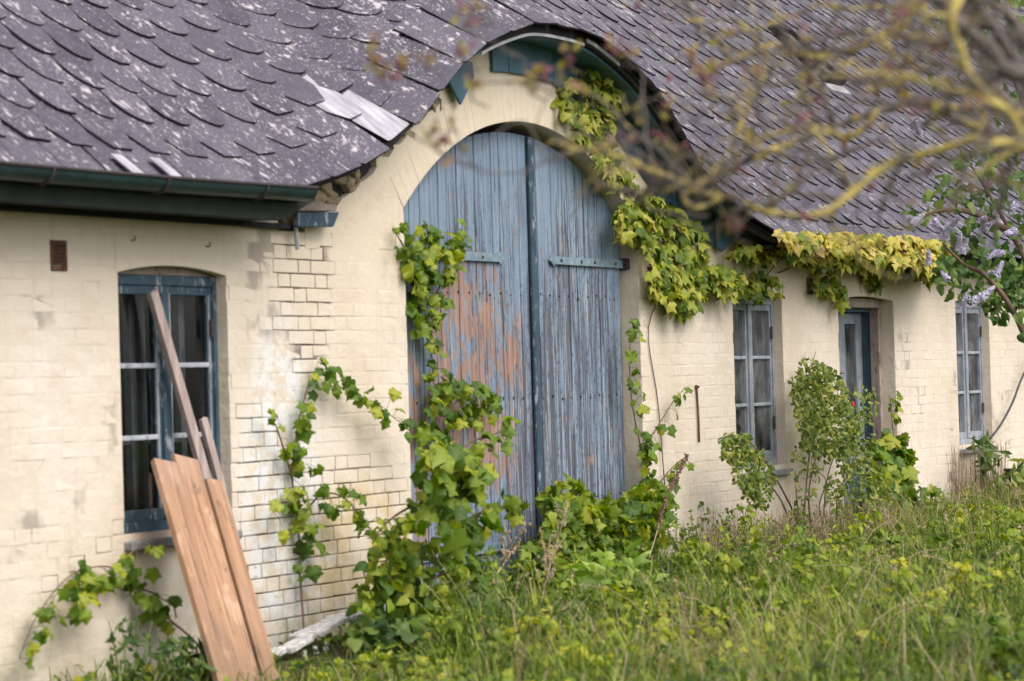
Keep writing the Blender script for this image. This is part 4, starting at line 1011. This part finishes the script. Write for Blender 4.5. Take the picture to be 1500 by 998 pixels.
shrub('dark big leaved plant shading the ground right of the rotten step', 'dock_plant', PZ(560, 960), [[(560, 975, -.6), (555, 935, -.6), (545, 910, -.6)], [(570, 975, -.6), (590, 930, -.6), (600, 900, -.6)]],
    [(560, 925, 50, 40, -.55, .35, 120), (600, 950, 50, 40, -.6, .35, 110)], 'heart', 'dark_leaf_a', (.08, .125), cat='plant')
shrub('ash like dark sapling growing against the window sill beyond the house door', 'sapling', P(1445, 790, -.15), [[(1462, 800, -.15), (1452, 740, -.15), (1440, 680, -.15), (1430, 645, -.15)], [(1452, 740, -.15), (1442, 700, -.15), (1448, 660, -.15)]],
    [(1438, 645, 16, 10, -.12, .15, 26), (1448, 668, 18, 20, -.12, .2, 60), (1440, 690, 10, 14, -.12, .15, 20)], 'lance', 'dark_leaf_a', (.10, .15))
shrub('pale green leafy shrub at the foot of the wall beyond the post', 'low_bush', P(1490, 790, -.3), [[(1492, 800, -.3), (1490, 740, -.3), (1492, 690, -.3)], [(1470, 800, -.3), (1472, 740, -.3), (1470, 700, -.3)]],
    [(1470, 700, 12, 16, -.25, .2, 34), (1495, 700, 16, 30, -.25, .3, 80), (1490, 745, 22, 26, -.25, .3, 60)], 'lance', 'rose_leaf_a', (.12, .18))
for i, (px, py, h_, n, lab) in enumerate(((190, 1000, 90, 60, 'dark nettle clump standing below the sill of the window with leaning planks'), (262, 1000, 70, 80, 'dark nettle clump touching the left edge of the leaning planks'), (318, 1020, 50, 40, 'dark nettle clump growing across the foot of the planks'))):
    shrub(lab, 'nettle', P(px, py, -.45), [[(px + d_, py + 10, -.45), (px + d_*1.5, py - h_*.5, -.45), (px + d_*2.2, py - h_, -.45)] for d_ in (-14, -5, 6, 15)],
          [(px, py - h_*.55, 36, h_*.5, -.35, .3, int(n*1.5))], 'lance', 'dark_leaf_a', (.055, .10), stem='green_stem', rad=.005, cat='plant')
for i, (px, py, h_, n, lab) in enumerate(((850, 960, 130, 190, 'bright green leafy weed in front of the gate threshold'), (910, 950, 130, 200, 'bright green leafy weed in front of the right gate leaf'), (950, 960, 100, 110, 'bright green leafy weed beside the brick jamb right of gate'))):
    Yp = -1.1 - .1*i
    shrub(lab, 'leafy_weed', P(px, py + 30, Yp), [[(px + d_, py + 30, Yp), (px + d_*1.4, py - h_*.4, Yp), (px + d_*1.9, py - h_, Yp)] for d_ in (-24, -12, 0, 12, 24)],
          [(px, py - h_*.55, 42, h_*.55, Yp + .15, .3, n)], 'lance', 'bright_leaf_a', (.12, .19), stem='green_stem', rad=.006, cat='plant', spread=.8, droop=.2)

# ---- lilac bush with flower heads at the right edge
def lilac():
    v = empty('lilac_bush', PZ(1560, 850)); v.location.z = -.05; tag(v, 'lilac bush with pale purple flower heads overhanging the eave beyond the yellow creeper', 'shrub')
    D0 = 20.0
    stems = [[(1575, 830, 20.), (1560, 600, 20.), (1520, 420, 20.), (1480, 330, 20.), (1440, 260, 20.2), (1400, 200, 20.4)], [(1575, 700, 20.), (1500, 480, 19.6), (1450, 400, 19.5), (1410, 375, 19.5), (1380, 345, 19.5)],
             [(1575, 500, 20.), (1530, 250, 20.3), (1490, 120, 20.5), (1450, 30, 20.5)], [(1480, 330, 20.), (1420, 300, 19.8), (1370, 300, 19.8), (1340, 315, 19.8)], [(1575, 600, 19.8), (1530, 450, 19.6), (1490, 440, 19.5)]]
    for s_ in stems:
        pt = smooth_path([PD(*q) for q in s_], 6); L = len(pt); mb = MB(); mb.tube(pt, [.028*(1 - .8*i/L) for i in range(L)], 6); mb.build('branch', MT['vine_stem'], v, smooth=True)
    cr = MB()
    for (cx, cy, rx, ry, n) in ((1475, 300, 60, 90, 330), (1430, 390, 60, 40, 260), (1480, 420, 45, 45, 230), (1380, 300, 50, 45, 90), (1490, 110, 60, 110, 260), (1420, 240, 50, 50, 90), (1495, 450, 20, 30, 70), (1460, 20, 60, 60, 120), (1405, 360, 30, 30, 90), (1400, 60, 50, 60, 60)):
        for i in range(n):
            q = U(0, 6.283); r_ = math.sqrt(R()); p = PD(cx + rx*r_*math.cos(q), cy + ry*r_*math.sin(q), D0 + random.gauss(0, .35))
            if noise.noise(p*3.2) < -.02: continue
            leaf_add(cr, 'heart', p, U(.06, .10), None, out=V(-.3, -.6, .7), droop=.9, spread=.8)
    cr.build('crown', MT['lilac_leaf_a'], v, smooth=True, tint=True, fix=False)
    for (px, py, s_) in ((1430, 428, .14), (1444, 420, .11), (1412, 432, .09), (1462, 386, .10), (1452, 390, .08), (1465, 360, .09), (1455, 362, .08), (1395, 318, .11), (1386, 330, .09), (1405, 345, .10), (1412, 352, .09), (1372, 318, .09), (1342, 312, .09), (1385, 395, .08), (1360, 368, .08), (1485, 293, .09), (1440, 312, .10), (1446, 320, .09), (1480, 330, .09), (1470, 68, .12), (1455, 75, .1), (1463, 110, .08), (1445, 108, .07), (1460, 185, .09), (1395, 165, .08), (1340, 170, .09), (1345, 178, .08), (1400, 158, .06)):
        fl = MB(); s_ *= .95; c_ = PD(px, py, D0 - .75 + U(-.1, .1)); ax = V(U(-.6, .6), U(-.4, .2), U(-.2, 1)).normalized(); sv = ax.orthogonal().normalized(); tv_ = ax.cross(sv)
        for i in range(150):
            t = R(); q = U(0, 6.283); rr_ = s_*.36*(1 - t*.75)*math.sqrt(U(.35, 1)); p = c_ + ax*(t - .4)*s_*1.25 + (sv*math.cos(q) + tv_*math.sin(q))*rr_
            n_ = (sv*math.cos(q) + tv_*math.sin(q) + V(random.gauss(0, .4), random.gauss(0, .4), random.gauss(0, .4))).normalized(); a_ = n_.orthogonal().normalized()*.0105; b_ = n_.cross(a_)
            fl.add([p + a_, p + b_, p - a_, p - b_], [(0, 1, 2, 3)], R())
        fl.build('flower_head', MT['lilac_flower'], v, tint=True, fix=False)
lilac()

# ================================================================== NEAR TREE: lichen covered branches
def near_tree():
    v = empty('lichen_tree', (0, 0, 0)); tag(v, 'old bare fruit tree with yellow lichen on its twisting branches', 'tree')
    TR = PD(2050, 1150, 7.7); TR.z = -.06; v.location = TR; v['_base'] = tuple(TR)
    trunk = MB(); hub = PD(1680, 160, 7.5)
    trunk.tube(smooth_path([TR, TR.lerp(hub, .35) + V(.05, .03, .1), TR.lerp(hub, .7) + V(-.05, .05, .12), hub, PD(1640, -120, 7.5)], 6), [.16*(1 - .02*i) for i in range(25)], 10, .35); trunk.build('trunk', MT['lichen_bark'], v, smooth=True)
    BR = [  # (pixel x, y, distance), start radius, lichen amount
      ([(1690, 120, 8.4), (1560, 215, 8.3), (1450, 200, 8.3), (1340, 140, 8.4), (1290, 120, 8.5)], .045, .35),
      ([(1680, 150, 8.4), (1540, 165, 8.2), (1440, 160, 8.2), (1360, 145, 8.2), (1280, 165, 8.2), (1200, 190, 8.2), (1120, 222, 8.1), (1060, 255, 8.1), (1000, 268, 8.0), (930, 278, 8.0), (870, 270, 8.0)], .034, .55),
      ([(1640, 260, 8.2), (1500, 225, 8.0), (1420, 205, 8.0), (1330, 232, 8.0), (1280, 262, 8.0), (1210, 308, 7.9), (1120, 313, 7.9), (1060, 290, 7.9), (985, 263, 7.9), (910, 240, 7.9), (850, 215, 7.9), (806, 208, 7.9)], .030, .8),
      ([(1660, 60, 7.6), (1560, -40, 7.2), (1440, -60, 7.0), (1392, 20, 6.9), (1412, 80, 6.9), (1430, 130, 6.9), (1472, 160, 6.9), (1490, 205, 6.9), (1484, 225, 6.9)], .034, 1.0),
      ([(1484, 225, 6.9), (1474, 280, 7.2), (1455, 320, 7.5), (1430, 345, 7.8), (1400, 362, 7.9), (1375, 345, 7.9)], .010, .3),
      ([(1640, -60, 8.6), (1450, -30, 8.6), (1360, 0, 8.6), (1320, 35, 8.6), (1290, 52, 8.6), (1250, 75, 8.6), (1200, 82, 8.6), (1150, 66, 8.6), (1090, 82, 8.6), (1040, 95, 8.6)], .026, .85),
      ([(1500, -40, 9), (1380, -10, 9), (1275, 12, 9), (1190, 14, 9), (1120, 35, 9), (1060, 60, 9), (1010, 74, 9)], .015, .65),
      ([(1330, 232, 8.0), (1300, 275, 8.1), (1285, 330, 8.2), (1262, 348, 8.2), (1242, 352, 8.2)], .010, .35),
      ([(1262, 262, 8.0), (1256, 300, 8.0), (1258, 330, 8.0), (1268, 345, 8.0)], .007, .2),
      ([(1290, 240, 8.), (1305, 290, 8.), (1322, 330, 8.), (1345, 340, 8.)], .007, .2),
      ([(1242, 352, 8.2), (1262, 385, 8.2), (1295, 400, 8.2), (1330, 404, 8.2), (1352, 385, 8.2)], .009, .8),
      ([(1280, 165, 8.2), (1240, 205, 8.2), (1190, 185, 8.2), (1130, 190, 8.2), (1090, 215, 8.2), (1050, 250, 8.2)], .022, .8),
      ([(1290, 52, 8.6), (1312, 85, 8.5), (1325, 120, 8.5), (1310, 160, 8.4)], .018, .8),
      ([(1060, 255, 8.1), (1020, 265, 8.0), (975, 225, 8.0), (930, 190, 8.0), (900, 160, 8.0), (845, 128, 8.0), (775, 119, 8.0), (690, 127, 8.0)], .013, .35),
      ([(1000, 268, 8.0), (960, 240, 8.), (910, 205, 8.), (860, 212, 8.), (800, 241, 8.), (742, 252, 8.), (693, 245, 8.), (640, 226, 8.), (592, 195, 8.)], .009, .12),
      ([(800, 241, 8.), (770, 175, 8.), (700, 217, 8.), (645, 232, 8.)], .006, .1),
      ([(1120, 313, 7.9), (1090, 335, 7.9), (1085, 318, 7.9), (1110, 300, 7.9), (1130, 330, 7.9)], .008, .3),
      ([(1060, 290, 7.9), (1020, 300, 7.9), (1000, 285, 7.9), (1030, 260, 7.9), (1090, 190, 7.9), (1105, 150, 7.9), (1125, 110, 7.9)], .014, .8),
      ([(1440, 160, 8.2), (1425, 230, 8.2), (1400, 290, 8.2), (1395, 340, 8.2)], .010, .4), ([(1540, 300, 8.2), (1470, 265, 8.2), (1420, 280, 8.2), (1380, 330, 8.2)], .010, .4),
      ([(1560, 215, 8.3), (1510, 80, 8.3), (1470, 20, 8.3), (1400, -20, 8.3)], .05, .3), ([(1690, 90, 8.4), (1590, 40, 8.4), (1500, 60, 8.4), (1430, 40, 8.4), (1370, 60, 8.5), (1330, 30, 8.5)], .04, .25),
      ([(1640, 30, 7.4), (1520, 110, 7.3), (1450, 70, 7.3), (1390, 10, 7.3), (1350, -40, 7.3)], .06, .0), ([(1700, 200, 7.6), (1560, 150, 7.4), (1480, 90, 7.4), (1440, 20, 7.4), (1420, -50, 7.4)], .05, .05), ([(1600, 250, 7.8), (1520, 190, 7.8), (1440, 120, 7.8), (1380, 100, 7.8), (1340, 60, 7.9)], .035, .15)]
    paths = []
    for (pts, r0, lic) in BR:
        pt = smooth_path([PD(q[0], q[1], q[2]*.9) for q in pts], 6); n = len(pt)
        pt = [p + V(noise.noise(p*7), noise.noise(p*7 + V(9, 0, 0)), noise.noise(p*7 + V(0, 9, 0)))*.022 for p in pt]; r0 *= .50 if r0 < .028 else .44
        mb = MB(); mb.tube(pt, [r0*(1 - .68*i/n)*(1 + .16*math.sin(i*1.7) + .14*noise.noise(Vector((i*.9, r0*90, lic)))) for i in range(n)], 8, lic); mb.build('branch', MT['lichen_bark'], v, smooth=True, tint=True); paths.append((pt, r0, lic))
    rb_ = random.Random(11); sub = []
    for (pt, r0, lic) in paths[:]:
        if r0 < .006: continue
        L = sum((pt[i+1]-pt[i]).length for i in range(len(pt)-1))
        for _ in range(int(L*13)):
            t = rb_.uniform(.08, .95); a_ = along(pt, t); px, py = px_of(a_)
            if px > 1580 or px < 900: continue
            d = (RIGHT*rb_.gauss(-.55, .7) + UP*rb_.gauss(-.12, .75) + FWD*rb_.gauss(0, .6)).normalized(); q = [a_]; ln = rb_.uniform(.16, .5); ns = 9
            for k in range(ns):
                d = (d + Vector((rb_.gauss(0, .25), rb_.gauss(0, .25), rb_.gauss(.03, .25)))).normalized(); q.append(q[-1] + d*ln/ns)
            ex, ey = px_of(q[-1])
            if ey > 370 or ex < 830 or (ex < 1000 and ey > 330): continue
            r1 = min(.0075, r0*.55)*rb_.uniform(.45, 1.1); l2 = lic*rb_.uniform(0, 1.1)
            mb = MB(); mb.tube(q, [r1*(1 - .6*i/ns) for i in range(ns+1)], 6, l2); mb.build('branch', MT['lichen_bark'], v, smooth=True, tint=True); sub.append((q, r1, l2))
    paths += sub
    tw = MB(); buds = MB()
    def bud(p, n=5, s=.028):
        for _ in range(n):
            leaf_add(buds, 'oval', p + V(random.gauss(0, .012), random.gauss(0, .012), random.gauss(0, .012)), U(.5, 1.2)*s, None, out=V(U(-1, 1), -.6, .8), droop=-.6, spread=.9)
    rr = random.Random(5)
    for (pt, r0, lic) in paths:
        L = sum((pt[i+1]-pt[i]).length for i in range(len(pt)-1)); nt = int(L*7)
        for _ in range(nt):
            t = rr.uniform(.1, 1); a_ = along(pt, t); px, py = px_of(a_)
            if px > 1560 or py > 345: continue
            d = (RIGHT*rr.gauss(-.35, .8) + UP*rr.gauss(-.05, .8) + FWD*rr.gauss(0, .7)).normalized(); q = [a_]; ln = rr.uniform(.06, .26)
            for k in range(5):
                d = (d + Vector((rr.gauss(0, .22), rr.gauss(0, .22), rr.gauss(.04, .22)))).normalized(); q.append(q[-1] + d*ln/5)
            tw.tube(q, [max(.0016, r0*.22*(1 - .15*k)) if r0 < .03 else .006*(1 - .15*k) for k in range(6)], 5, lic*rr.random())
            if rr.random() < .4: bud(q[-1], 4)
            if ln > .15 and rr.random() < .6:
                d2 = (d + Vector((rr.gauss(0, .8), rr.gauss(0, .8), rr.gauss(0, .8)))).normalized(); tw.tube([q[2], q[2] + d2*ln*.3, q[2] + d2*ln*.5 + V(0, 0, .01)], [.0035, .0025, .0015], 4, lic*rr.random())
    for (px, py) in ((545, 62), (548, 85), (590, 98), (690, 8), (683, 28), (700, 2), (655, 190), (640, 205), (588, 98), (625, 85), (678, 75), (690, 128), (775, 118), (920, 75), (900, 70), (1030, 118), (850, 128), (830, 80), (785, 108), (1075, 330), (560, 105), (1010, 80)):
        bud(PD(px, py, 7.2), 9, .030)
        p = PD(px, py, 7.2); tw.tube([p, p + V(.02, .01, -.03), PD(px + 25, py + 30, 7.25)], [.003, .003, .003], 4, .2)
    tw.build('twigs', MT['lichen_bark'], v, tint=True, fix=False, smooth=True)['kind'] = 'stuff'; buds.build('buds', MT['bud_leaf'], v, tint=True, fix=False)['kind'] = 'stuff'
near_tree()

# ================================================================== SMALL THINGS ON THE WALL AND IN THE GRASS
q = MB(); q.tube(smooth_path([P(1640, 300, -.10), P(1560, 430, -.10), P(1502, 543, -.10), P(1484, 588, -.10), P(1466, 622, -.09), P(1450, 643, -.06)], 6), .011, 6)
tag(q.build('cable', MT['cable_black'], None, smooth=True), 'slack dark cable running down the wall to the sill beyond the house door', 'cable')
q = MB(); b_ = P(1480, 800, -.35); b_.z = -.1; q.tube([b_, V(b_.x, b_.y, .42), V(b_.x, b_.y, .45)], [.028, .026, .020], 8)
fp = empty('post', b_); tag(fp, 'short dark iron post in the grass near the window beyond the house door', 'post'); o = q.build('shaft', MT['dark_iron'], fp)
q = MB(); q.obox(V(b_.x, b_.y, .46), V(.034, 0, 0), V(0, .034, 0), V(0, 0, .012)); q.build('cap', MT['dark_iron'], fp, bevel=.004)
q = MB(); q.obox(P(205, 722, .42), V(.10, 0, 0), V(0, .05, 0), V(0, 0, .10)); 
tag(q.build('bundle', MT['cloth_pink'], None, bevel=.03), 'dull pink bundle behind the lowest pane of the window with leaning planks', 'bundle')
shelf = MB(); shelf.box((-4.42, .421, .62), (-3.43, .62, .66)); shelf.build('inner_sill', MT['interior'], house)

# dry stalks with seed heads
def stalk(label, path, rad, nseed, ss, name='dry_stalk', mat='dead_stem', smat='seed_brown', branch=0):
    pt = smooth_path([P(*q) for q in path], 6); v = empty(name, pt[0]); tag(v, label, 'stalk'); L = len(pt)
    mb = MB(); mb.tube(pt, [rad*(1 - .6*i/L) for i in range(L)], 5)
    ends = []
    for k in range(branch):
        a_ = along(pt, U(.45, .95)); e_ = a_ + V(U(-.12, .12), U(-.1, .1), U(.06, .2)); mb.tube([a_, a_.lerp(e_, .5) + V(0, 0, .02), e_], [rad*.5, rad*.4, rad*.25], 4); ends.append((a_, e_))
    mb.build('stem', MT[mat], v, smooth=True)
    sd_ = MB()
    for i in range(nseed):
        if ends and R() < .75: a_, e_ = random.choice(ends); p = a_.lerp(e_, U(.3, 1))
        else: p = along(pt, U(.55, 1))
        p = p + V(random.gauss(0, ss), random.gauss(0, ss), random.gauss(0, ss)); s = U(.003, .006)
        sd_.obox(p, V(s, 0, s*.3), V(0, s, 0), V(-s*.3, 0, s*1.3))
    sd_.build('seed_head', MT[smat], v, fix=False)['kind'] = 'stuff'; return v
stalk('red brown dock seed stalk against the wall right of gate', [(965, 800, -.3), (972, 750, -.3), (985, 710, -.3), (1006, 668, -.3)], .005, 120, .007)
stalk('second dock seed stalk, shorter, left of the red brown one', [(950, 820, -.5), (962, 780, -.5), (975, 730, -.5)], .005, 90, .007)
stalk('tall pale dead stalk leaning in front of the gate centre', [(770, 955, -1.4), (790, 890, -1.4), (808, 820, -1.4), (830, 745, -1.4)], .006, 90, .007, smat='dead_stem', branch=9)
stalk('dark brown seed spike rising from the weeds before the brick wall', [(1205, 960, -2.2), (1212, 930, -2.2), (1216, 898, -2.2)], .005, 110, .008)
stalk('pale dead stalk bent across the gate bottom boards', [(705, 880, -.6), (735, 830, -.6), (760, 795, -.6)], .008, 60, .01, smat='dead_stem', branch=4)
for i, (px, py, Y, lab) in enumerate(((776, 962, -1.7, 'white dandelion clock in front of the pale dead stalk'), (838, 981, -1.9, 'white dandelion clock low in the grass before bright weeds'), (1131, 966, -2.6, 'white dandelion clock out in the open weeds'), (1250, 992, -3.2, 'white dandelion clock at the edge of the tall weeds'))):
    c_ = P(px, py, Y); v = empty('dandelion', (c_.x, c_.y, gz(c_.x, c_.y))); tag(v, lab, 'flower')
    mb = MB(); mb.tube([V(c_.x, c_.y, gz(c_.x, c_.y)), c_.lerp(V(c_.x, c_.y, 0), .5) + V(.01, 0, 0), c_], .003, 5); mb.build('stem', MT['green_stem'], v)
    mb = MB()
    for k in range(110):
        d = V(random.gauss(0, 1), random.gauss(0, 1), random.gauss(0, 1)).normalized(); s = d.orthogonal().normalized(); e_ = c_ + d*.026; t_ = d.cross(s)
        mb.add([c_ + s*.0006, c_ - s*.0006, e_ - s*.0006, e_ + s*.0006], [(0, 1, 2, 3)]); mb.add([e_ + s*.006, e_ + t_*.006, e_ - s*.006, e_ - t_*.006], [(0, 1, 2, 3)])
    mb.build('seed_ball', MT['dandelion_white'], v, fix=False)

# ---- grass, dry grass and low broad-leaved cover
def in_view(x, y, m=90):
    px, py = px_of((x, y, .1)); return -m < px < 1500 + m and py < 1350
def blade(mb, p, h, wdt, lean, tint):
    az = U(0, 6.283); d = V(math.cos(az), math.sin(az), 0); s = V(-d.y, d.x, 0)*wdt*.5; c1 = p + V(0, 0, h*.5) + d*lean*h*.25; c2 = p + V(0, 0, h*.85) + d*lean*h*.6; c3 = p + V(0, 0, h*(1 - .25*lean)) + d*lean*h
    mb.add([p - s, p + s, c1 + s*.8, c1 - s*.8, c2 + s*.5, c2 - s*.5, c3], [(0, 1, 2, 3), (3, 2, 4, 5), (5, 4, 6)], tint)
gr, dg, cv = MB(), MB(), MB()
def arc_blade(mb, p, h, wdt, lean, tint):
    az = U(0, 6.283); d = V(math.cos(az), math.sin(az), 0); s = V(-d.y, d.x, 0)*wdt*.5; vs_ = []; n = 5
    for k in range(n + 1):
        t = k/n; c = p + d*lean*h*t*t + V(0, 0, h*(t - .45*lean*t*t*t)); w_ = (1 - t)**.6 if t < 1 else 0
        vs_ += [c - s*w_, c + s*w_]
    mb.add(vs_, [(2*k, 2*k+1, 2*k+3, 2*k+2) for k in range(n)], tint)
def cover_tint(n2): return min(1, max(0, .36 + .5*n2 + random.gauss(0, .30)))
for _ in range(190000):
    y = -6.5*R()**1.1 - .02; x = U(-9, 13); p = Vector((x, y, 0))
    if not in_view(x, y): continue
    if depth_of(p) < 8.5: continue
    if x < -3.1 and y > -.9 and R() < .75: continue
    if -3.6 < x < -.9 and y > -.75 and R() < .85: continue
    n1 = noise.noise(V(x*.8, y*.8, 3)); n2 = noise.noise(V(x*.55, y*.55, 11)); n3 = noise.noise(V(x*2.1, y*2.1, 7)); p.z = gz(x, y) - .01
    tall = (.15 + .12*R())*(1 + .9*max(-.5, n3)); far = max(0, min(1, (x - 3)/4))
    if y > -1.0: tall += .04*far
    if px_of(p)[0] < 640: tall *= .45
    r_ = R()
    if r_ < .52 + .3*n1:
        blade(gr, p, tall*U(.7, 1.35), U(.006, .011), U(.2, 1.5), min(1, max(0, .40 + .5*n2 + random.gauss(0, .34))))
    elif r_ < .58 + .3*n1 + .2*max(0, n2) + .12*(x > 2.5 and y > -1.1): blade(dg, p, tall*U(.8, 1.7), U(.003, .006), U(.2, 1.5), R())
    elif R() < .5 and not (x > 3 and y > -.9 and R() < .75):
        zz = U(.3, 1.0)*tall*.95; leaf_add(cv, 'grape' if R() < .6 else 'heart', p + V(0, 0, zz), U(.03, .06), cover_tint(n2), out=V(-.3, -.5, 1.1), droop=.15, spread=.5)
# taller tufts of arching grass, and clumps of broad leaved weeds standing above it
for _ in range(2200):
    y = -5.5*R() - .05; x = U(-5, 12); n1 = noise.noise(V(x*.8, y*.8, 3))
    if not in_view(x, y) or depth_of((x, y, 0)) < 9.5 or (x < -1.2 and y > -1.0): continue
    if R() > .55 + .6*n1 + .25*(x > 2 and y > -1.2): continue
    dry = R() < .28; c = V(x, y, gz(x, y)); hh = U(.25, .52)*(.5 if px_of(c)[0] < 640 else 1); tt = U(.1, .9)
    for k in range(random.randint(8, 22)):
        p = c + V(random.gauss(0, .05), random.gauss(0, .05), -.01); arc_blade(dg if dry else gr, p, hh*U(.6, 1.15), U(.003, .005) if dry else U(.006, .010), U(.2, 1.1), min(1, max(0, tt + random.gauss(0, .15))))
for _ in range(480):
    y = -5.5*R()**1.1 - .15; x = U(-5, 9); n2 = noise.noise(V(x*.55, y*.55, 11))
    if not in_view(x, y) or depth_of((x, y, 0)) < 9.0 or (x < -1.2 and y > -1.0) or (x > 2 and y > -.9): continue
    c = V(x, y, gz(x, y)); hh = U(.14, .36)*(.55 if px_of(c)[0] < 640 else 1); base_t = cover_tint(n2) + .12; rad = U(.08, .2); big = U(.04, .085); kd = random.choice(('grape', 'grape', 'heart', 'lance', 'oval'))
    for k in range(int(hh*110)):
        t = U(.25, 1); a_ = U(0, 6.283); r_ = rad*math.sqrt(R())*(1.15 - .5*t)
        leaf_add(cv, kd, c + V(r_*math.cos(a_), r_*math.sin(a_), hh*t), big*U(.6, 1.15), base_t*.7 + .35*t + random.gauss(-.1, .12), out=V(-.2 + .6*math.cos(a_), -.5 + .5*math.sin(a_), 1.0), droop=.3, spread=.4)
    cv.tube([c, c + V(.01, 0, hh*.9)], .003, 3, .1, False)
tag(gr.build('grass', MT['grass_blade'], None, tint=True, fix=False), 'long green grass growing over the yard up to the wall', 'grass', kind='stuff')
# tall stemmed weeds tangled in the grass, thickest along the wall
for _ in range(1500):
    y = -4.5*R()**1.7 - .05; x = U(-2.5, 12)
    if not in_view(x, y) or depth_of((x, y, 0)) < 10 or px_of((x, y, 0))[0] < 690: continue
    if noise.noise(V(x*.9, y*.9, 21)) < -.12: continue
    c = V(x, y, gz(x, y)); hh = U(.22, .52)*(.7 if x > 3 else 1 if x > -1 else .8); tt = U(.0, .6); kd = random.choice(('lance', 'oval', 'oval', 'heart')); sz = U(.03, .065); dx, dy = random.gauss(0, .12)*hh, random.gauss(0, .12)*hh
    cv.tube([c, c + V(dx*.3, dy*.3, hh*.5), c + V(dx, dy, hh)], [.003, .0025, .0015], 3, .12, False)
    for k in range(int(hh*55)):
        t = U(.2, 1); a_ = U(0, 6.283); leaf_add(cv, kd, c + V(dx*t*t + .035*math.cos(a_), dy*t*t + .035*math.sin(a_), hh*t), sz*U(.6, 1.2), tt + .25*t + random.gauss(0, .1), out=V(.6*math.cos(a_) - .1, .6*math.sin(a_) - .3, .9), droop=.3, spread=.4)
# long pale straws arching over the weeds
for _ in range(260):
    y = -4.8*R() - .3; x = U(-4, 10)
    if not in_view(x, y) or px_of((x, y, 0))[0] < 660: continue
    p = V(x, y, gz(x, y)); az = U(0, 6.283); h = U(.35, .65); ln = U(.2, .9); d = V(math.cos(az), math.sin(az), 0)
    pt = [p + d*ln*h*t*t + V(0, 0, h*(t - .5*ln*t**3)) for t in (0, .2, .4, .6, .8, 1)]; dg.tube(pt, [.0028, .0026, .0024, .002, .0018, .0012], 4, U(.6, 1), False)
    for k in range(14): leaf_add(dg, 'lance', pt[-1].lerp(pt[-2], R()) + V(random.gauss(0, .006), random.gauss(0, .006), random.gauss(0, .006)), U(.012, .025), U(.4, 1), out=d, droop=-.3)
# brown dried sorrel haze at the foot of the wall
sb = MB()
for _ in range(380):
    px, Yq = U(1030, 1310), U(-1.0, -.15); p = P(px, 800, Yq); p.z = gz(p.x, p.y); h = U(.22, .48)
    az = U(0, 6.28); top = p + V(math.cos(az)*.12*h, math.sin(az)*.12*h, h); sb.tube([p, p.lerp(top, .5) + V(.01, 0, 0), top], .0016, 3, R(), False)
    for k in range(22):
        q_ = p.lerp(top, U(.45, 1)) + V(random.gauss(0, .016), random.gauss(0, .016), random.gauss(0, .012)); s = U(.0035, .007); sb.add([q_ + V(s, 0, 0), q_ + V(0, s*.5, s), q_ - V(s, 0, 0), q_ - V(0, s*.5, s)], [(0, 1, 2, 3)], R())
for _ in range(260):
    px = U(1395, 1475); p = P(px, 790, U(-.3, -.08)); p.z = 0; h = U(.3, .75); top = p + V(U(-.12, .12), U(-.05, .05), h); sb.tube([p, p.lerp(top, .5) + V(U(-.02, .02), 0, 0), top], .0017, 3, R(), False)
tag(dg.build('dry_grass', MT['dry_grass'], None, tint=True, fix=False), 'dry straw coloured grass stems among the weeds', 'dry grass', kind='stuff')
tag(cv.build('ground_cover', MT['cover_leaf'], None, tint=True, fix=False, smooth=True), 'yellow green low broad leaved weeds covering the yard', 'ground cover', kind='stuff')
leaf_mat('sorrel_brown', [(.17, .10, .07), (.28, .18, .12), (.40, .30, .20), (.48, .39, .26)], 'attr', .2, .8)
tag(sb.build('dried_sorrel', MT['sorrel_brown'], None, tint=True, fix=False), 'brown dried sorrel seed stems at the foot of the wall by the house door', 'dried weeds', kind='stuff')
for o in bpy.data.objects:
    if '_base' in o: del o['_base']
print('objects', len(bpy.data.objects), 'tris', sum(sum(len(p.vertices)-2 for p in me.polygons) for me in bpy.data.meshes))
